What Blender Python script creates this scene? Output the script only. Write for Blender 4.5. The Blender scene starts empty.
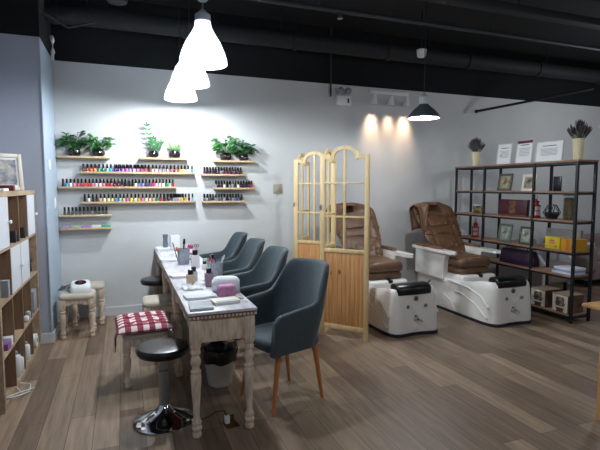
import bpy, bmesh, math, random
from mathutils import Vector, Matrix, Euler, noise
random.seed(7)
PI = math.pi
sc = bpy.context.scene
col = sc.collection

# ------------------------------------------------------------------ materials
def lin(c):
    return tuple(((v / 12.92) if v <= .04045 else ((v + .055) / 1.055) ** 2.4) for v in c)
def hx(s):
    s = s.lstrip('#')
    return lin(tuple(int(s[i:i + 2], 16) / 255 for i in (0, 2, 4)))
MATS = {}
def mat(name, c, rough=.5, metal=0, var=0, scale=8, stretch=(1, 1, 1), bump=0, bscale=60, c2=None,
        trans=0, ior=1.45, emit=None, estr=0, coat=0, spec=None, sheen=0):
    if name in MATS: return MATS[name]
    m = bpy.data.materials.new(name); m.use_nodes = True
    nt = m.node_tree; b = nt.nodes['Principled BSDF']
    rgb = hx(c) if isinstance(c, str) else c
    b.inputs['Base Color'].default_value = (*rgb, 1)
    b.inputs['Roughness'].default_value = rough
    b.inputs['Metallic'].default_value = metal
    if trans: b.inputs['Transmission Weight'].default_value = trans; b.inputs['IOR'].default_value = ior
    if coat: b.inputs['Coat Weight'].default_value = coat; b.inputs['Coat Roughness'].default_value = .08
    if spec is not None: b.inputs['Specular IOR Level'].default_value = spec
    if sheen: b.inputs['Sheen Weight'].default_value = sheen
    if emit:
        b.inputs['Emission Color'].default_value = (*(hx(emit) if isinstance(emit, str) else emit), 1)
        b.inputs['Emission Strength'].default_value = estr
    tc = mp = None
    if var or bump or c2:
        tc = nt.nodes.new('ShaderNodeTexCoord'); mp = nt.nodes.new('ShaderNodeMapping')
        mp.inputs['Scale'].default_value = stretch
        nt.links.new(tc.outputs['Object'], mp.inputs['Vector'])
    if var or c2:
        n = nt.nodes.new('ShaderNodeTexNoise'); n.inputs['Scale'].default_value = scale; n.inputs['Detail'].default_value = 5
        nt.links.new(mp.outputs[0], n.inputs['Vector'])
        r = nt.nodes.new('ShaderNodeValToRGB')
        a = rgb; z = hx(c2) if c2 else tuple(min(1, v * (1 + var)) for v in rgb)
        if not c2: a = tuple(v * (1 - var) for v in rgb)
        r.color_ramp.elements[0].position = .35; r.color_ramp.elements[1].position = .65
        r.color_ramp.elements[0].color = (*a, 1); r.color_ramp.elements[1].color = (*z, 1)
        nt.links.new(n.outputs['Fac'], r.inputs[0]); nt.links.new(r.outputs[0], b.inputs['Base Color'])
    if bump:
        n2 = nt.nodes.new('ShaderNodeTexNoise'); n2.inputs['Scale'].default_value = bscale; n2.inputs['Detail'].default_value = 3
        nt.links.new(mp.outputs[0], n2.inputs['Vector'])
        bp = nt.nodes.new('ShaderNodeBump'); bp.inputs['Strength'].default_value = bump; bp.inputs['Distance'].default_value = .01
        nt.links.new(n2.outputs['Fac'], bp.inputs['Height']); nt.links.new(bp.outputs[0], b.inputs['Normal'])
    MATS[name] = m
    return m

def floor_mat():
    m = bpy.data.materials.new('laminate_planks'); m.use_nodes = True
    nt = m.node_tree; b = nt.nodes['Principled BSDF']; N = nt.nodes.new; K = nt.links.new
    tc = N('ShaderNodeTexCoord'); mp = N('ShaderNodeMapping'); mp.inputs['Rotation'].default_value = (0, 0, PI / 2)
    mp.inputs['Location'].default_value = (.37, .06, 0)
    K(tc.outputs['Object'], mp.inputs['Vector'])
    br = N('ShaderNodeTexBrick'); br.offset = .37; br.offset_frequency = 2
    br.inputs['Scale'].default_value = 1; br.inputs['Brick Width'].default_value = 1.22; br.inputs['Row Height'].default_value = .15
    br.inputs['Mortar Size'].default_value = .0018; br.inputs['Mortar Smooth'].default_value = .2
    br.inputs['Color1'].default_value = (0, 0, 0, 1); br.inputs['Color2'].default_value = (1, 1, 1, 1); br.inputs['Mortar'].default_value = (.0, .0, .0, 1)
    K(mp.outputs[0], br.inputs['Vector'])
    mp2 = N('ShaderNodeMapping'); mp2.inputs['Scale'].default_value = (10, .8, 1); K(tc.outputs['Object'], mp2.inputs['Vector'])
    n = N('ShaderNodeTexNoise'); n.inputs['Scale'].default_value = 2.6; n.inputs['Detail'].default_value = 7; n.inputs['Roughness'].default_value = .62
    K(mp2.outputs[0], n.inputs['Vector'])
    nb = N('ShaderNodeTexNoise'); nb.inputs['Scale'].default_value = 1.3; nb.inputs['Detail'].default_value = 3
    K(mp2.outputs[0], nb.inputs['Vector'])
    r = N('ShaderNodeValToRGB'); r.color_ramp.elements[0].color = (*hx('746253'), 1); r.color_ramp.elements[1].color = (*hx('a6917b'), 1)
    e = r.color_ramp.elements.new(.45); e.color = (*hx('857261'), 1)
    e = r.color_ramp.elements.new(.75); e.color = (*hx('937f6c'), 1)
    K(br.outputs['Color'], r.inputs[0])
    r2 = N('ShaderNodeValToRGB'); r2.color_ramp.elements[0].position = .3; r2.color_ramp.elements[1].position = .72
    r2.color_ramp.elements[0].color = (.42, .39, .36, 1); r2.color_ramp.elements[1].color = (1.22, 1.18, 1.13, 1)
    K(n.outputs['Fac'], r2.inputs[0])
    mx = N('ShaderNodeMix'); mx.data_type = 'RGBA'; mx.blend_type = 'MULTIPLY'; mx.inputs[0].default_value = .8
    K(r.outputs[0], mx.inputs[6]); K(r2.outputs[0], mx.inputs[7])
    mx2 = N('ShaderNodeMix'); mx2.data_type = 'RGBA'; mx2.blend_type = 'MIX'
    mx2.inputs[7].default_value = (*hx('2e2723'), 1); K(br.outputs['Fac'], mx2.inputs[0]); K(mx.outputs[2], mx2.inputs[6])
    K(mx2.outputs[2], b.inputs['Base Color'])
    b.inputs['Roughness'].default_value = .42
    return m

def gingham_mat():
    m = bpy.data.materials.new('gingham_cloth'); m.use_nodes = True
    nt = m.node_tree; b = nt.nodes['Principled BSDF']; N = nt.nodes.new; K = nt.links.new
    tc = N('ShaderNodeTexCoord'); sp = N('ShaderNodeSeparateXYZ'); K(tc.outputs['Object'], sp.inputs[0])
    outs = []
    for i in (0, 1):
        a = N('ShaderNodeMath'); a.operation = 'MULTIPLY_ADD'; a.inputs[1].default_value = 1 / (.085, .072)[i]; a.inputs[2].default_value = 20.2; K(sp.outputs[i], a.inputs[0])
        f = N('ShaderNodeMath'); f.operation = 'FRACT'; K(a.outputs[0], f.inputs[0])
        g = N('ShaderNodeMath'); g.operation = 'GREATER_THAN'; g.inputs[1].default_value = .5; K(f.outputs[0], g.inputs[0])
        outs.append(g)
    s = N('ShaderNodeMath'); s.operation = 'ADD'; K(outs[0].outputs[0], s.inputs[0]); K(outs[1].outputs[0], s.inputs[1])
    h = N('ShaderNodeMath'); h.operation = 'MULTIPLY'; h.inputs[1].default_value = .5; K(s.outputs[0], h.inputs[0])
    r = N('ShaderNodeValToRGB'); r.color_ramp.interpolation = 'CONSTANT'
    r.color_ramp.elements[0].color = (*hx('e9e2e0'), 1); r.color_ramp.elements[1].position = .75; r.color_ramp.elements[1].color = (*hx('5c0e1f'), 1)
    e = r.color_ramp.elements.new(.25); e.color = (*hx('9c3f54'), 1)
    K(h.outputs[0], r.inputs[0]); K(r.outputs[0], b.inputs['Base Color']); b.inputs['Roughness'].default_value = .9
    return m

def translucent_mat():
    m = bpy.data.materials.new('glare_white_shade'); m.use_nodes = True  # white translucent shade: the lit lamps' glare is put into its material
    nt = m.node_tree; out = nt.nodes['Material Output']; nt.nodes.remove(nt.nodes['Principled BSDF'])
    t = nt.nodes.new('ShaderNodeBsdfTranslucent'); t.inputs[0].default_value = (.95, .97, 1, 1)
    d = nt.nodes.new('ShaderNodeBsdfDiffuse'); d.inputs[0].default_value = (.9, .93, .96, 1)
    x = nt.nodes.new('ShaderNodeMixShader'); x.inputs[0].default_value = .45
    nt.links.new(t.outputs[0], x.inputs[1]); nt.links.new(d.outputs[0], x.inputs[2]); nt.links.new(x.outputs[0], out.inputs[0])
    return m

M_floor = floor_mat(); M_ging = gingham_mat(); M_shade = translucent_mat()
M_wall = mat('painted_wall', 'c8cacb', .75, var=.03, scale=1.5, bump=.05, bscale=150)
M_pier = mat('grey_pier_paint', 'a4aab8', .8, var=.03, scale=2)
M_pierside = mat('pale_blue_pier_paint', 'a2b1c0', .75, var=.03, scale=2)
M_black = mat('black_ceiling_paint', '090a0e', .95)
M_duct = mat('dark_duct_paint', '101217', .75)
M_duct2 = mat('dark_grey_pipe_paint', '2b2e33', .6)
M_base = mat('baseboard_white', 'c9ccd0', .5)
M_ply = mat('pale_plywood', 'c3a982', .6, var=.12, scale=6, stretch=(1, 8, 8))
M_pine = mat('pine', 'd8c193', .5, scale=3, stretch=(9, 9, .8), c2='c7a974')
M_pine2 = mat('pine_board', 'd09e68', .5, scale=3.5, stretch=(16, 16, .7), c2='b67f4c')
def add_knots(m):
    nt = m.node_tree; b = nt.nodes['Principled BSDF']; src = b.inputs['Base Color'].links[0].from_socket
    tc = nt.nodes.new('ShaderNodeTexCoord'); mp = nt.nodes.new('ShaderNodeMapping'); mp.inputs['Scale'].default_value = (1, 1, .6)
    v = nt.nodes.new('ShaderNodeTexVoronoi'); v.inputs['Scale'].default_value = 7.5
    nt.links.new(tc.outputs['Object'], mp.inputs[0]); nt.links.new(mp.outputs[0], v.inputs['Vector'])
    r = nt.nodes.new('ShaderNodeValToRGB'); r.color_ramp.elements[0].position = .07; r.color_ramp.elements[1].position = .15
    r.color_ramp.elements[0].color = (1, 1, 1, 1); r.color_ramp.elements[1].color = (0, 0, 0, 1)
    nt.links.new(v.outputs['Distance'], r.inputs[0])
    x = nt.nodes.new('ShaderNodeMix'); x.data_type = 'RGBA'; x.inputs[7].default_value = (*hx('6b3a1b'), 1)
    nt.links.new(r.outputs[0], x.inputs[0]); nt.links.new(src, x.inputs[6]); nt.links.new(x.outputs[2], b.inputs['Base Color'])
add_knots(M_pine2)
M_oak = mat('grey_oak_veneer', 'b09a80', .6, scale=4, stretch=(6, 1, 6), c2='9a8268')
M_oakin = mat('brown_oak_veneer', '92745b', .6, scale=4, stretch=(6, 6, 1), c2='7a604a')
M_whitedoor = mat('white_lacquer', 'd3d8df', .35)
M_white = mat('white_plastic', 'e6e9ec', .3, coat=.2)
M_wash = mat('whitewashed_wood', 'e0cfbc', .7, scale=9, stretch=(6, 6, 1.2), c2='bfa892', bump=.2, bscale=30)
M_washd = mat('whitewashed_wood_dark', 'a8968a', .7, scale=12, stretch=(3, 3, 1), c2='7d6b60')
M_top = mat('whitewashed_desk_top', 'd3d2d8', .4, scale=7, stretch=(4, .8, 1), c2='bdb5ba')
M_linen = mat('beige_linen', 'b9b1a2', .9, var=.06, scale=25)
M_tub = mat('teal_grey_fabric', '36434a', .85, var=.12, scale=60, bump=.25, bscale=220, sheen=.2)
M_leg = mat('orange_beech', 'bd7440', .45, var=.1, scale=10, stretch=(4, 4, 1))
M_blk = mat('black_vinyl', '0b0c0f', .3)
M_chrome = mat('chrome', 'd5d8dc', .08, metal=1)
M_steel = mat('brushed_steel', '9ba0a6', .3, metal=1)
M_spa = mat('spa_white_fibreglass', 'e6e3df', .25, var=.03, scale=3, coat=.3)
M_spaskirt = mat('spa_navy_skirt', '141b2c', .5)
M_brown = mat('brown_leather', '664833', .5, var=.12, scale=10, bump=.25, bscale=25)
M_brownd = mat('dark_brown_leather', '4a3122', .5, var=.12, scale=10, bump=.2, bscale=25)
M_frameblk = mat('black_steel', '12141a', .45)
M_shelfwood = mat('rustic_brown_board', 'a27c66', .6, scale=5, stretch=(8, 1, 8), c2='856250')
M_cream = mat('cream_ceramic', 'd8cdab', .5)
M_lav = mat('dried_lavender', '5d5558', .95, var=.25, scale=40)
M_leaf = mat('green_leaf', '3f7a3c', .7, var=.35, scale=14)
M_leafd = mat('dark_green_leaf', '2c5a35', .7, var=.35, scale=14)
M_leafp = mat('pale_green_leaf', '6fa05c', .5, var=.25, scale=14)
M_pot = mat('dark_glass_pot', '1b1518', .12, coat=.5)
M_soil = mat('potting_soil', '2a1c14', .95)
M_cap = mat('glossy_black_cap', '0b0b10', .3)
M_paper = mat('white_paper', 'e9ecee', .8)
M_towel = mat('white_terry', 'e4e8ee', .95, bump=.5, bscale=120)
M_glassish = mat('clear_glass', 'dfe9ee', .05, trans=.9)
M_red = mat('red_metal', '8d1420', .45)
M_ink = mat('grey_ink', '5b6068', .8)

# ------------------------------------------------------------------ mesh builder
def xf(loc=(0, 0, 0), rx=0, ry=0, rz=0, s=1):
    return Matrix.Translation(Vector(loc)) @ Euler((rx, ry, rz)).to_matrix().to_4x4() @ Matrix.Scale(s, 4)
class MB:
    def __init__(s, M=None): s.bm = bmesh.new(); s.M = M or Matrix.Identity(4)
    def v(s, p): return s.bm.verts.new(s.M @ Vector(p))
    def face(s, vs):
        try: return s.bm.faces.new(vs)
        except ValueError: return None
    def box(s, c, d, b=0, R=None, seg=2):
        t = bmesh.new(); bmesh.ops.create_cube(t, size=1)
        for q in t.verts: q.co = Vector((q.co.x * d[0], q.co.y * d[1], q.co.z * d[2]))
        if b:
            bmesh.ops.bevel(t, geom=list(t.edges), offset=min(b, min(d) * .49), segments=seg, profile=.5, affect='EDGES', clamp_overlap=True)
        A = s.M @ Matrix.Translation(Vector(c)) @ (R or Matrix.Identity(4))
        mp = {}
        for q in t.verts: mp[q.index] = None
        t.verts.index_update()
        vs = [s.bm.verts.new(A @ q.co) for q in t.verts]
        for f in t.faces: s.face([vs[q.index] for q in f.verts])
        t.free(); return s
    def loft(s, rings, cap0=True, cap1=True, closed=True):
        R = [[s.v(p) for p in r] for r in rings]
        n = len(R[0])
        for a, b in zip(R, R[1:]):
            for i in range(n if closed else n - 1):
                j = (i + 1) % n
                s.face([a[i], a[j], b[j], b[i]])
        if cap0: s.face(R[0][::-1])
        if cap1: s.face(R[-1])
        return s
    def lathe(s, prof, c=(0, 0, 0), n=20, R=None, sx=1, sy=1):
        A = Matrix.Translation(Vector(c)) @ (R or Matrix.Identity(4))
        rings = []
        for r, z in prof:
            r = max(r, 1e-4)
            rings.append([A @ Vector((r * sx * math.cos(2 * PI * i / n), r * sy * math.sin(2 * PI * i / n), z)) for i in range(n)])
        return s.loft(rings)
    def cone(s, p0, p1, r0, r1=None, n=12):
        r1 = r0 if r1 is None else r1
        p0 = Vector(p0); p1 = Vector(p1); d = (p1 - p0)
        q = d.to_track_quat('Z', 'Y').to_matrix().to_4x4()
        return s.lathe([(r0, 0), (r1, d.length)], p0, n, q)
    def tube(s, pts, r, n=8, rr=None):
        P = [Vector(p) for p in pts]; rings = []
        for i, p in enumerate(P):
            d = (P[min(i + 1, len(P) - 1)] - P[max(i - 1, 0)]).normalized()
            u = d.cross(Vector((0, 0, 1)))
            if u.length < .05: u = d.cross(Vector((0, 1, 0)))
            u.normalize(); w = d.cross(u)
            ra = rr[i] if rr else r
            rings.append([p + u * ra * math.cos(2 * PI * k / n) + w * ra * math.sin(2 * PI * k / n) for k in range(n)])
        return s.loft(rings)
    def extr(s, poly, t, A=None):
        # polygon in local XZ, thickness along Y
        A = A or Matrix.Identity(4)
        a = [s.v(A @ Vector((x, -t / 2, z))) for x, z in poly]; b = [s.v(A @ Vector((x, t / 2, z))) for x, z in poly]
        n = len(poly)
        for i in range(n):
            j = (i + 1) % n; s.face([a[i], a[j], b[j], b[i]])
        s.face(a[::-1]); s.face(b); return s
    def grid(s, f, nu, nv):
        G = [[s.v(f(i / nu, j / nv)) for j in range(nv + 1)] for i in range(nu + 1)]
        for i in range(nu):
            for j in range(nv): s.face([G[i][j], G[i + 1][j], G[i + 1][j + 1], G[i][j + 1]])
        return s
    def leaf(s, base, d, L, W, up=Vector((0, 0, 1)), droop=.3):
        base = Vector(base); d = Vector(d).normalized(); side = d.cross(up)
        if side.length < .05: side = Vector((1, 0, 0))
        side.normalize(); nn = side.cross(d).normalized(); prev = None; N = 5
        for i in range(N + 1):
            t = i / N; w = W * math.sin(PI * min(.97, t * .93 + .04)) ** .8 * .5
            p = base + d * (L * t) - Vector((0, 0, 1)) * (droop * L * t * t)
            row = [s.v(p - side * w + nn * w * .3), s.v(p), s.v(p + side * w + nn * w * .3)]
            if prev:
                s.face([prev[0], prev[1], row[1], row[0]]); s.face([prev[1], prev[2], row[2], row[1]])
            prev = row
        return s
    def build(s, name, m, parent=None, smooth=True, ang=35, sub=0, label=None, solid=0):
        bmesh.ops.recalc_face_normals(s.bm, faces=list(s.bm.faces))
        me = bpy.data.meshes.new(name); s.bm.to_mesh(me); s.bm.free()
        o = bpy.data.objects.new(name, me); col.objects.link(o)
        me.materials.append(m)
        if smooth:
            for p in me.polygons: p.use_smooth = True
            me.set_sharp_from_angle(angle=math.radians(ang))
        if solid:
            k = o.modifiers.new('thick', 'SOLIDIFY'); k.thickness = solid
        if sub:
            k = o.modifiers.new('sub', 'SUBSURF'); k.levels = sub; k.render_levels = sub
        if parent: o.parent = parent
        if label: o['label'] = label
        return o
def tag(o, label, cat, group=None, kind=None):
    o['label'] = label; o['category'] = cat
    if group: o['group'] = group
    if kind: o['kind'] = kind
    return o
def thing(name, label, cat, loc=(0, 0, 0), rz=0, group=None):
    o = bpy.data.objects.new(name, None); col.objects.link(o); o.empty_display_size = .1
    o.location = loc; o.rotation_euler = (0, 0, rz)
    return tag(o, label, cat, group)
def struct(name, mb, m, parent=None, smooth=False):
    o = mb.build(name, m, parent, smooth)
    if not parent: o['kind'] = 'structure'
    return o
def dup(root, loc, rz, label, group=None):
    def cp(o, par):
        c = o.copy(); col.objects.link(c); c.parent = par
        for ch in kids.get(o.name, []): cp(ch, c)
        return c
    kids = {}
    for o in list(col.objects):
        if o.parent: kids.setdefault(o.parent.name, []).append(o)
    r = cp(root, None); r.location = loc; r.rotation_euler = (0, 0, rz); r['label'] = label
    if group: r['group'] = group
    return r
def place(o, loc, rz=0, rx=0, ry=0):
    o.location = loc; o.rotation_euler = (rx, ry, rz); return o
ORD = ['first', 'second', 'third', 'fourth', 'fifth', 'sixth', 'seventh', 'eighth', 'ninth', 'tenth', 'eleventh', 'twelfth', 'thirteenth', 'fourteenth',
       'fifteenth', 'sixteenth', 'seventeenth', 'eighteenth', 'nineteenth', 'twentieth', 'twenty-first', 'twenty-second', 'twenty-third', 'twenty-fourth',
       'twenty-fifth', 'twenty-sixth', 'twenty-seventh', 'twenty-eighth', 'twenty-ninth', 'thirtieth', 'thirty-first', 'thirty-second']

# ------------------------------------------------------------------ room
WY = 5.81; WH = 2.87; CH = 3.6
XL, XR, YF = -1.19, 9.0, -2.6
struct('floor', MB().box(((XL + XR) / 2, (YF + WY) / 2, -.05), (XR - XL + .4, WY - YF + .4, .1)), M_floor)
struct('ceiling', MB().box(((XL + XR) / 2, (YF + WY) / 2, CH + .05), (XR - XL + .4, WY - YF + .4, .1)), M_black)
struct('wall_back', MB().box(((XL + XR) / 2, WY + .1, WH / 2), (XR - XL + .4, .2, WH)), M_wall)
struct('trim_1', MB().box(((XL + XR) / 2, WY + .1, (WH + CH) / 2), (XR - XL + .4, .2, CH - WH)), M_black)
struct('wall_left', MB().box((XL - .1, (YF + 4.97) / 2, WH / 2), (.2, 4.97 - YF, WH)), M_pier)
struct('wall_right', MB().box((XR + .1, (YF + WY) / 2, WH / 2), (.2, WY - YF, WH)), M_wall)
struct('wall_front', MB().box(((XL + XR) / 2, YF - .1, WH / 2), (XR - XL + .4, .2, WH)), M_wall)
# left pier: grey front, pale side
PX = -.675
struct('wall_pier', MB().box(((XL - .2 + PX) / 2, 4.975, WH / 2), (PX - XL + .2, .01, WH)), M_pier)
struct('wall_pier_side', MB().box(((XL - .2 + PX) / 2, (4.98 + WY) / 2, WH / 2), (PX - XL + .2, WY - 4.98, WH)), M_pierside)
struct('trim_2', MB().box(((XL - .2 + PX) / 2, (4.97 + WY) / 2, (WH + CH) / 2 + .001), (PX - XL + .2, WY - 4.97, CH - WH)), M_black)
def baseb(name, a, b, off):
    a = Vector(a); b = Vector(b); d = (b - a); L = d.length; mid = (a + b) / 2
    R = Matrix.Rotation(math.atan2(d.y, d.x), 4, 'Z')
    m = MB(); m.box((mid.x, mid.y, .05), (L, .016, .1), .003, R); m.box((mid.x, mid.y, .095), (L, .010, .02), .004, R)
    struct(name, m, M_base)
baseb('baseboard_back', (PX + .016, WY - .009, 0), (XR, WY - .009, 0), 0)
baseb('baseboard_pier', (XL, 4.961, 0), (PX + .016, 4.961, 0), 0)
baseb('baseboard_pier_side', (PX + .009, 4.97, 0), (PX + .009, WY - .018, 0), 0)
struct('trim_3', MB().box((PX - .005, 4.964, WH / 2 + .05), (.008, .01, WH - .12)), M_pierside)
# overhead services
def pipe(name, y, z, r, m, label, x0=XL, x1=XR, cat='pipe', sq=False):
    mb = MB()
    if sq: mb.box(((x0 + x1) / 2, y, z), (x1 - x0, r * 2, r * 1.3), .01)
    else: mb.cone((x0, y, z), (x1, y, z), r, r, 16)
    for i in range(5):
        x = x0 + .9 + i * (x1 - x0 - 1.8) / 4; mb.cone((x, y, z), (x, y, CH), .006, .006, 6)
    if not sq:
        for i in range(8):
            x = x0 + .6 + i * (x1 - x0 - 1.2) / 7
            mb.cone((x - .03, y, z), (x + .03, y, z), r * 1.12, r * 1.12, 16)
    o = mb.build(name, m); return tag(o, label, cat)
o = pipe('water_pipe', 4.25, 3.2, .02, M_duct2, 'thin dark grey sprinkler pipe crossing overhead in front of the ventilation duct', cat='pipe')
pipe('ventilation_duct', 5.42, 3.25, .1, M_duct, 'thick round black ventilation duct running overhead along the back wall', cat='duct')
pipe('cable_tray', 3.9, 3.33, .06, M_duct, 'flat black cable tray hanging nearest the camera under the ceiling', cat='cable tray', sq=True)
mb = MB()
mb.tube([(-.95, 5.05, 3.55), (-.8, 5.1, 3.2), (-.45, 5.2, 3.05), (-.2, 5.15, 3.12)], .012)
mb.tube([(-.8, 5.1, 3.2), (-.5, 5.0, 3.4), (0, 4.9, 3.58)], .012)
tag(mb.build('duct_bracket', M_duct2), 'dark bent strap bracket under the duct above the grey pier corner', 'bracket')
mb = MB(); mb.cone((2.62, 5.78, 2.7), (2.62, 5.78, CH), .012, .012)
tag(mb.build('conduit', M_duct2), 'thin vertical dark conduit rising above the emergency light', 'conduit')
a = Vector((4.95, 5.7, 2.62)); b = Vector((6.15, 4.75, 2.86))
mb = MB(); mb.cone(a, b, .018, .018); mb.lathe([(.024, -.01), (.024, .03)], a, 12, (b - a).to_track_quat('Z', 'Y').to_matrix().to_4x4())
tag(mb.build('hanging_rod', M_frameblk), 'slanting black rod rising from the back wall above the shelving unit', 'rod')
# drop ceiling of faint cables
mb = MB(); mb.cone((-.05, 5.0, 3.3), (-.05, 5.0, CH), .05, .05)
for k in range(4): mb.lathe([(.09 - .004 * k, 0), (.1, .02), (.09, .04)], (.0, 5.0, 3.28 + k * .06), 20)
tag(mb.build('flexible_duct', M_duct2), 'short ribbed dark grey hose duct coming down at upper left', 'duct')

# ------------------------------------------------------------------ pendant lamps
def pendant(x, y, zb, label, shade_m, power, cordtop=CH, r=.17, colr=(.89, .955, 1), ball=False, flat=False):
    t = thing('pendant_lamp', label, 'lamp', (x, y, zb), 0)
    prof = [(r, 0), (r * .985, .03), (r * .9, .08), (r * .72, .15), (r * .5, .21), (r * .36, .255), (r * .32, .30)]
    if flat: prof = [(.172, 0), (.168, .016), (.15, .045), (.12, .08), (.085, .112), (.056, .135), (.05, .15)]
    n = 32; rings = [[(a * math.cos(2 * PI * i / n), a * math.sin(2 * PI * i / n), z) for i in range(n)] for a, z in prof]
    inn = [[(a * .96 * math.cos(2 * PI * i / n), a * .96 * math.sin(2 * PI * i / n), z - .004) for i in range(n)] for a, z in prof[::-1]]
    inn[-1] = [(p[0], p[1], .0) for p in inn[-1]]
    MB().loft(rings + inn, False, False).build('lamp_shade', shade_m, t)
    if flat:
        MB().loft([[(a * .94 * math.cos(2 * PI * i / n), a * .94 * math.sin(2 * PI * i / n), z - .005 if z else .002) for i in range(n)] for a, z in prof], False, True).build('added_white_liner', M_white, t)  # white inner shell added to make the shade's underside brighter
        MB().lathe([(.051, .148), (.05, .225), (.035, .24), (.02, .255), (.008, .27)], n=20).build('lamp_cap', mat('lamp_cap_pale', 'b9c0c6', .4), t)
    else: MB().lathe([(.056, .295), (.056, .34), (.035, .355), (.02, .37), (.008, .38)], n=20).build('lamp_cap', mat('lamp_cap_grey', '8f979f', .4), t)
    MB().lathe([(.022, .27), (.022, .2), (.03, .19), (.045, .15), (.05, .11), (.045, .075), (.025, .055), (.003, .05)] if not flat else [(.02, .13), (.02, .115), (.05, .09), (.058, .06), (.05, .035), (.025, .022), (.003, .02)], n=20).build('bulb', mat('bulb_glow', 'ffffff', .5, emit='e6f2ff', estr=25), t)
    MB().cone((0, 0, .265 if flat else .375), (0, 0, cordtop - zb), .005, .005, 8).build('cord', M_frameblk if not ball else M_steel, t)
    if ball: MB().lathe([(.001, .0), (.03, .008), (.05, .03), (.055, .055), (.05, .08), (.03, .1), (.001, .108)], (0, 0, .43)).build('cord_adjuster', mat('grey_ball', '9aa3ab', .4), t)
    l = bpy.data.lights.new('pendant_light', 'POINT'); l.energy = power; l.color = colr; l.shadow_soft_size = .035
    lo = bpy.data.objects.new('pendant_light', l); col.objects.link(lo); lo.parent = t; lo.location = (0, 0, .012)
    return t
pendant(.565, 3.45, 2.375, 'glowing white bell pendant lamp nearest the camera, hanging over the nail desks', M_shade, 42, ball=True)
pendant(.585, 4.3, 2.40, 'glowing white bell pendant lamp, middle of the row over the nail desks', M_shade, 44)
pendant(.60, 5.15, 2.42, 'glowing white bell pendant lamp closest to the back wall', M_shade, 66)
pendant(3.045, 4.3, 2.235, 'dark metal bell pendant lamp in front of the three-head track light', mat('lamp_shade_grey', '59626b', .35, metal=.3), 42, flat=True)
def room_light(x, y, z, p, c=(.9, .95, 1), r=.15):
    l = bpy.data.lights.new('shop_lamp', 'POINT'); l.energy = p; l.color = c; l.shadow_soft_size = r
    o = bpy.data.objects.new('shop_lamp', l); col.objects.link(o); o.location = (x, y, z)
room_light(.3, .2, 2.6, 34); room_light(3.3, 1.0, 2.4, 34); room_light(5.8, 1.2, 2.4, 25); room_light(6.6, 4.0, 2.5, 34)

# track light
t = thing('track_light', 'white three-head track spotlight mounted high on the back wall', 'lamp', (3.52, 5.79, 2.785))
MB().box((0, 0, .02), (.62, .04, .05), .006).build('track', M_white, t)
for k, dx in enumerate((-.27, .0, .25)):
    h = MB(); R = Matrix.Rotation(math.radians(12), 4, 'X')
    h.cone((dx, -.02, 0), (dx, -.07, -.04), .008, .008, 8)
    h.lathe([(.02, .01), (.024, 0), (.03, -.05), (.044, -.075), (.05, -.12), (.042, -.118), (.0, -.09)], (dx, -.07, -.03), 18, R)
    hd = h.build('spot_head', M_white, t)
    l = bpy.data.lights.new('spot', 'SPOT'); l.energy = (34, 20, 34)[k]; l.color = (1, .66, .42); l.spot_size = math.radians(52); l.spot_blend = 1; l.shadow_soft_size = .06
    lo = bpy.data.objects.new('spot', l); col.objects.link(lo); lo.parent = t; lo.location = (dx, -.10, -.17)
    lo.rotation_euler = (math.radians(20), 0, math.radians(0))
# emergency light
t = thing('emergency_light', 'white twin-head emergency light box fixed high on the back wall', 'light', (2.80, 5.772, 2.59))
MB().box((0, 0, .06), (.215, .07, .13), .01).build('housing', M_white, t)
MB().box((.06, -.036, .06), (.025, .006, .06), .002).build('indicator_panel', mat('dark_plastic', '23282c', .3), t)
for s in (-1, 1):
    MB().lathe([(.02, .05), (.042, .03), (.047, 0), (.044, -.004), (.03, .004), (.0, .008)], (.055 * s, -.03, .185), 20, Matrix.Rotation(math.radians(75), 4, 'X')).build('lamp_head', mat('grey_glass_lens', '8d9498', .2), t)
    MB().cone((.055 * s, .0, .11), (.055 * s, 0, .17), .01, .01).build('neck', M_white, t)
# ceiling sensor + little fixture + wall ticks
t = thing('ceiling_sensor', 'small white cup-shaped sensor hanging from the black ceiling', 'sensor', (3.42, 4.9, 3.06))
MB().lathe([(.035, 0), (.05, .01), (.056, .06), (.058, .09), (.03, .1)], n=20).build('sensor_body', M_white, t)
MB().cone((0, 0, .095), (0, 0, CH - 3.06), .008, .008).build('stem', M_frameblk, t)
t = thing('sprinkler_head', 'tiny grey metal sprinkler head hanging under the thin overhead pipe', 'sprinkler', (2.02, 4.25, 3.13))
MB().lathe([(.028, 0), (.028, .01), (.014, .02), (.012, .052)], n=16).build('sprinkler_body', M_steel, t)
def plate(x, y, z, w, h, label, face='y', m=None):
    mb = MB()
    if face == 'y':
        mb.box((0, -.005, 0), (w, .01, h), .003); mb.box((0, -.012, 0), (w * .5, .006, h * .55), .002)
    else:
        mb.box((.005, 0, 0), (.01, w, h), .003); mb.box((.012, 0, 0), (.006, w * .5, h * .55), .002)
    o = tag(mb.build('wall_switch', m or M_white), label, 'switch'); o.location = (x, y, z)
plate(1.885, WY, 1.475, .125, .125, 'square beige-grey switch plate on the back wall between polish shelves and wooden screen', m=mat('beige_plate', 'a79f93', .4))
plate(PX, 5.22, 1.72, .09, .1, 'upper white switch on the pale side of the grey pier', 'x')
plate(PX, 5.5, 1.33, .08, .12, 'lower white socket on the pale side of the grey pier', 'x')
mb = MB(); mb.tube([(0, 0, 0), (.01, 0, .08), (.01, 0, .2), (.0, .03, .24)], .022)
tag(mb.build('white_pipe_elbow', M_white), 'short white bent pipe end on top corner of the pier', 'pipe').location = (PX + .02, 5.62, 2.83)

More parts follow.
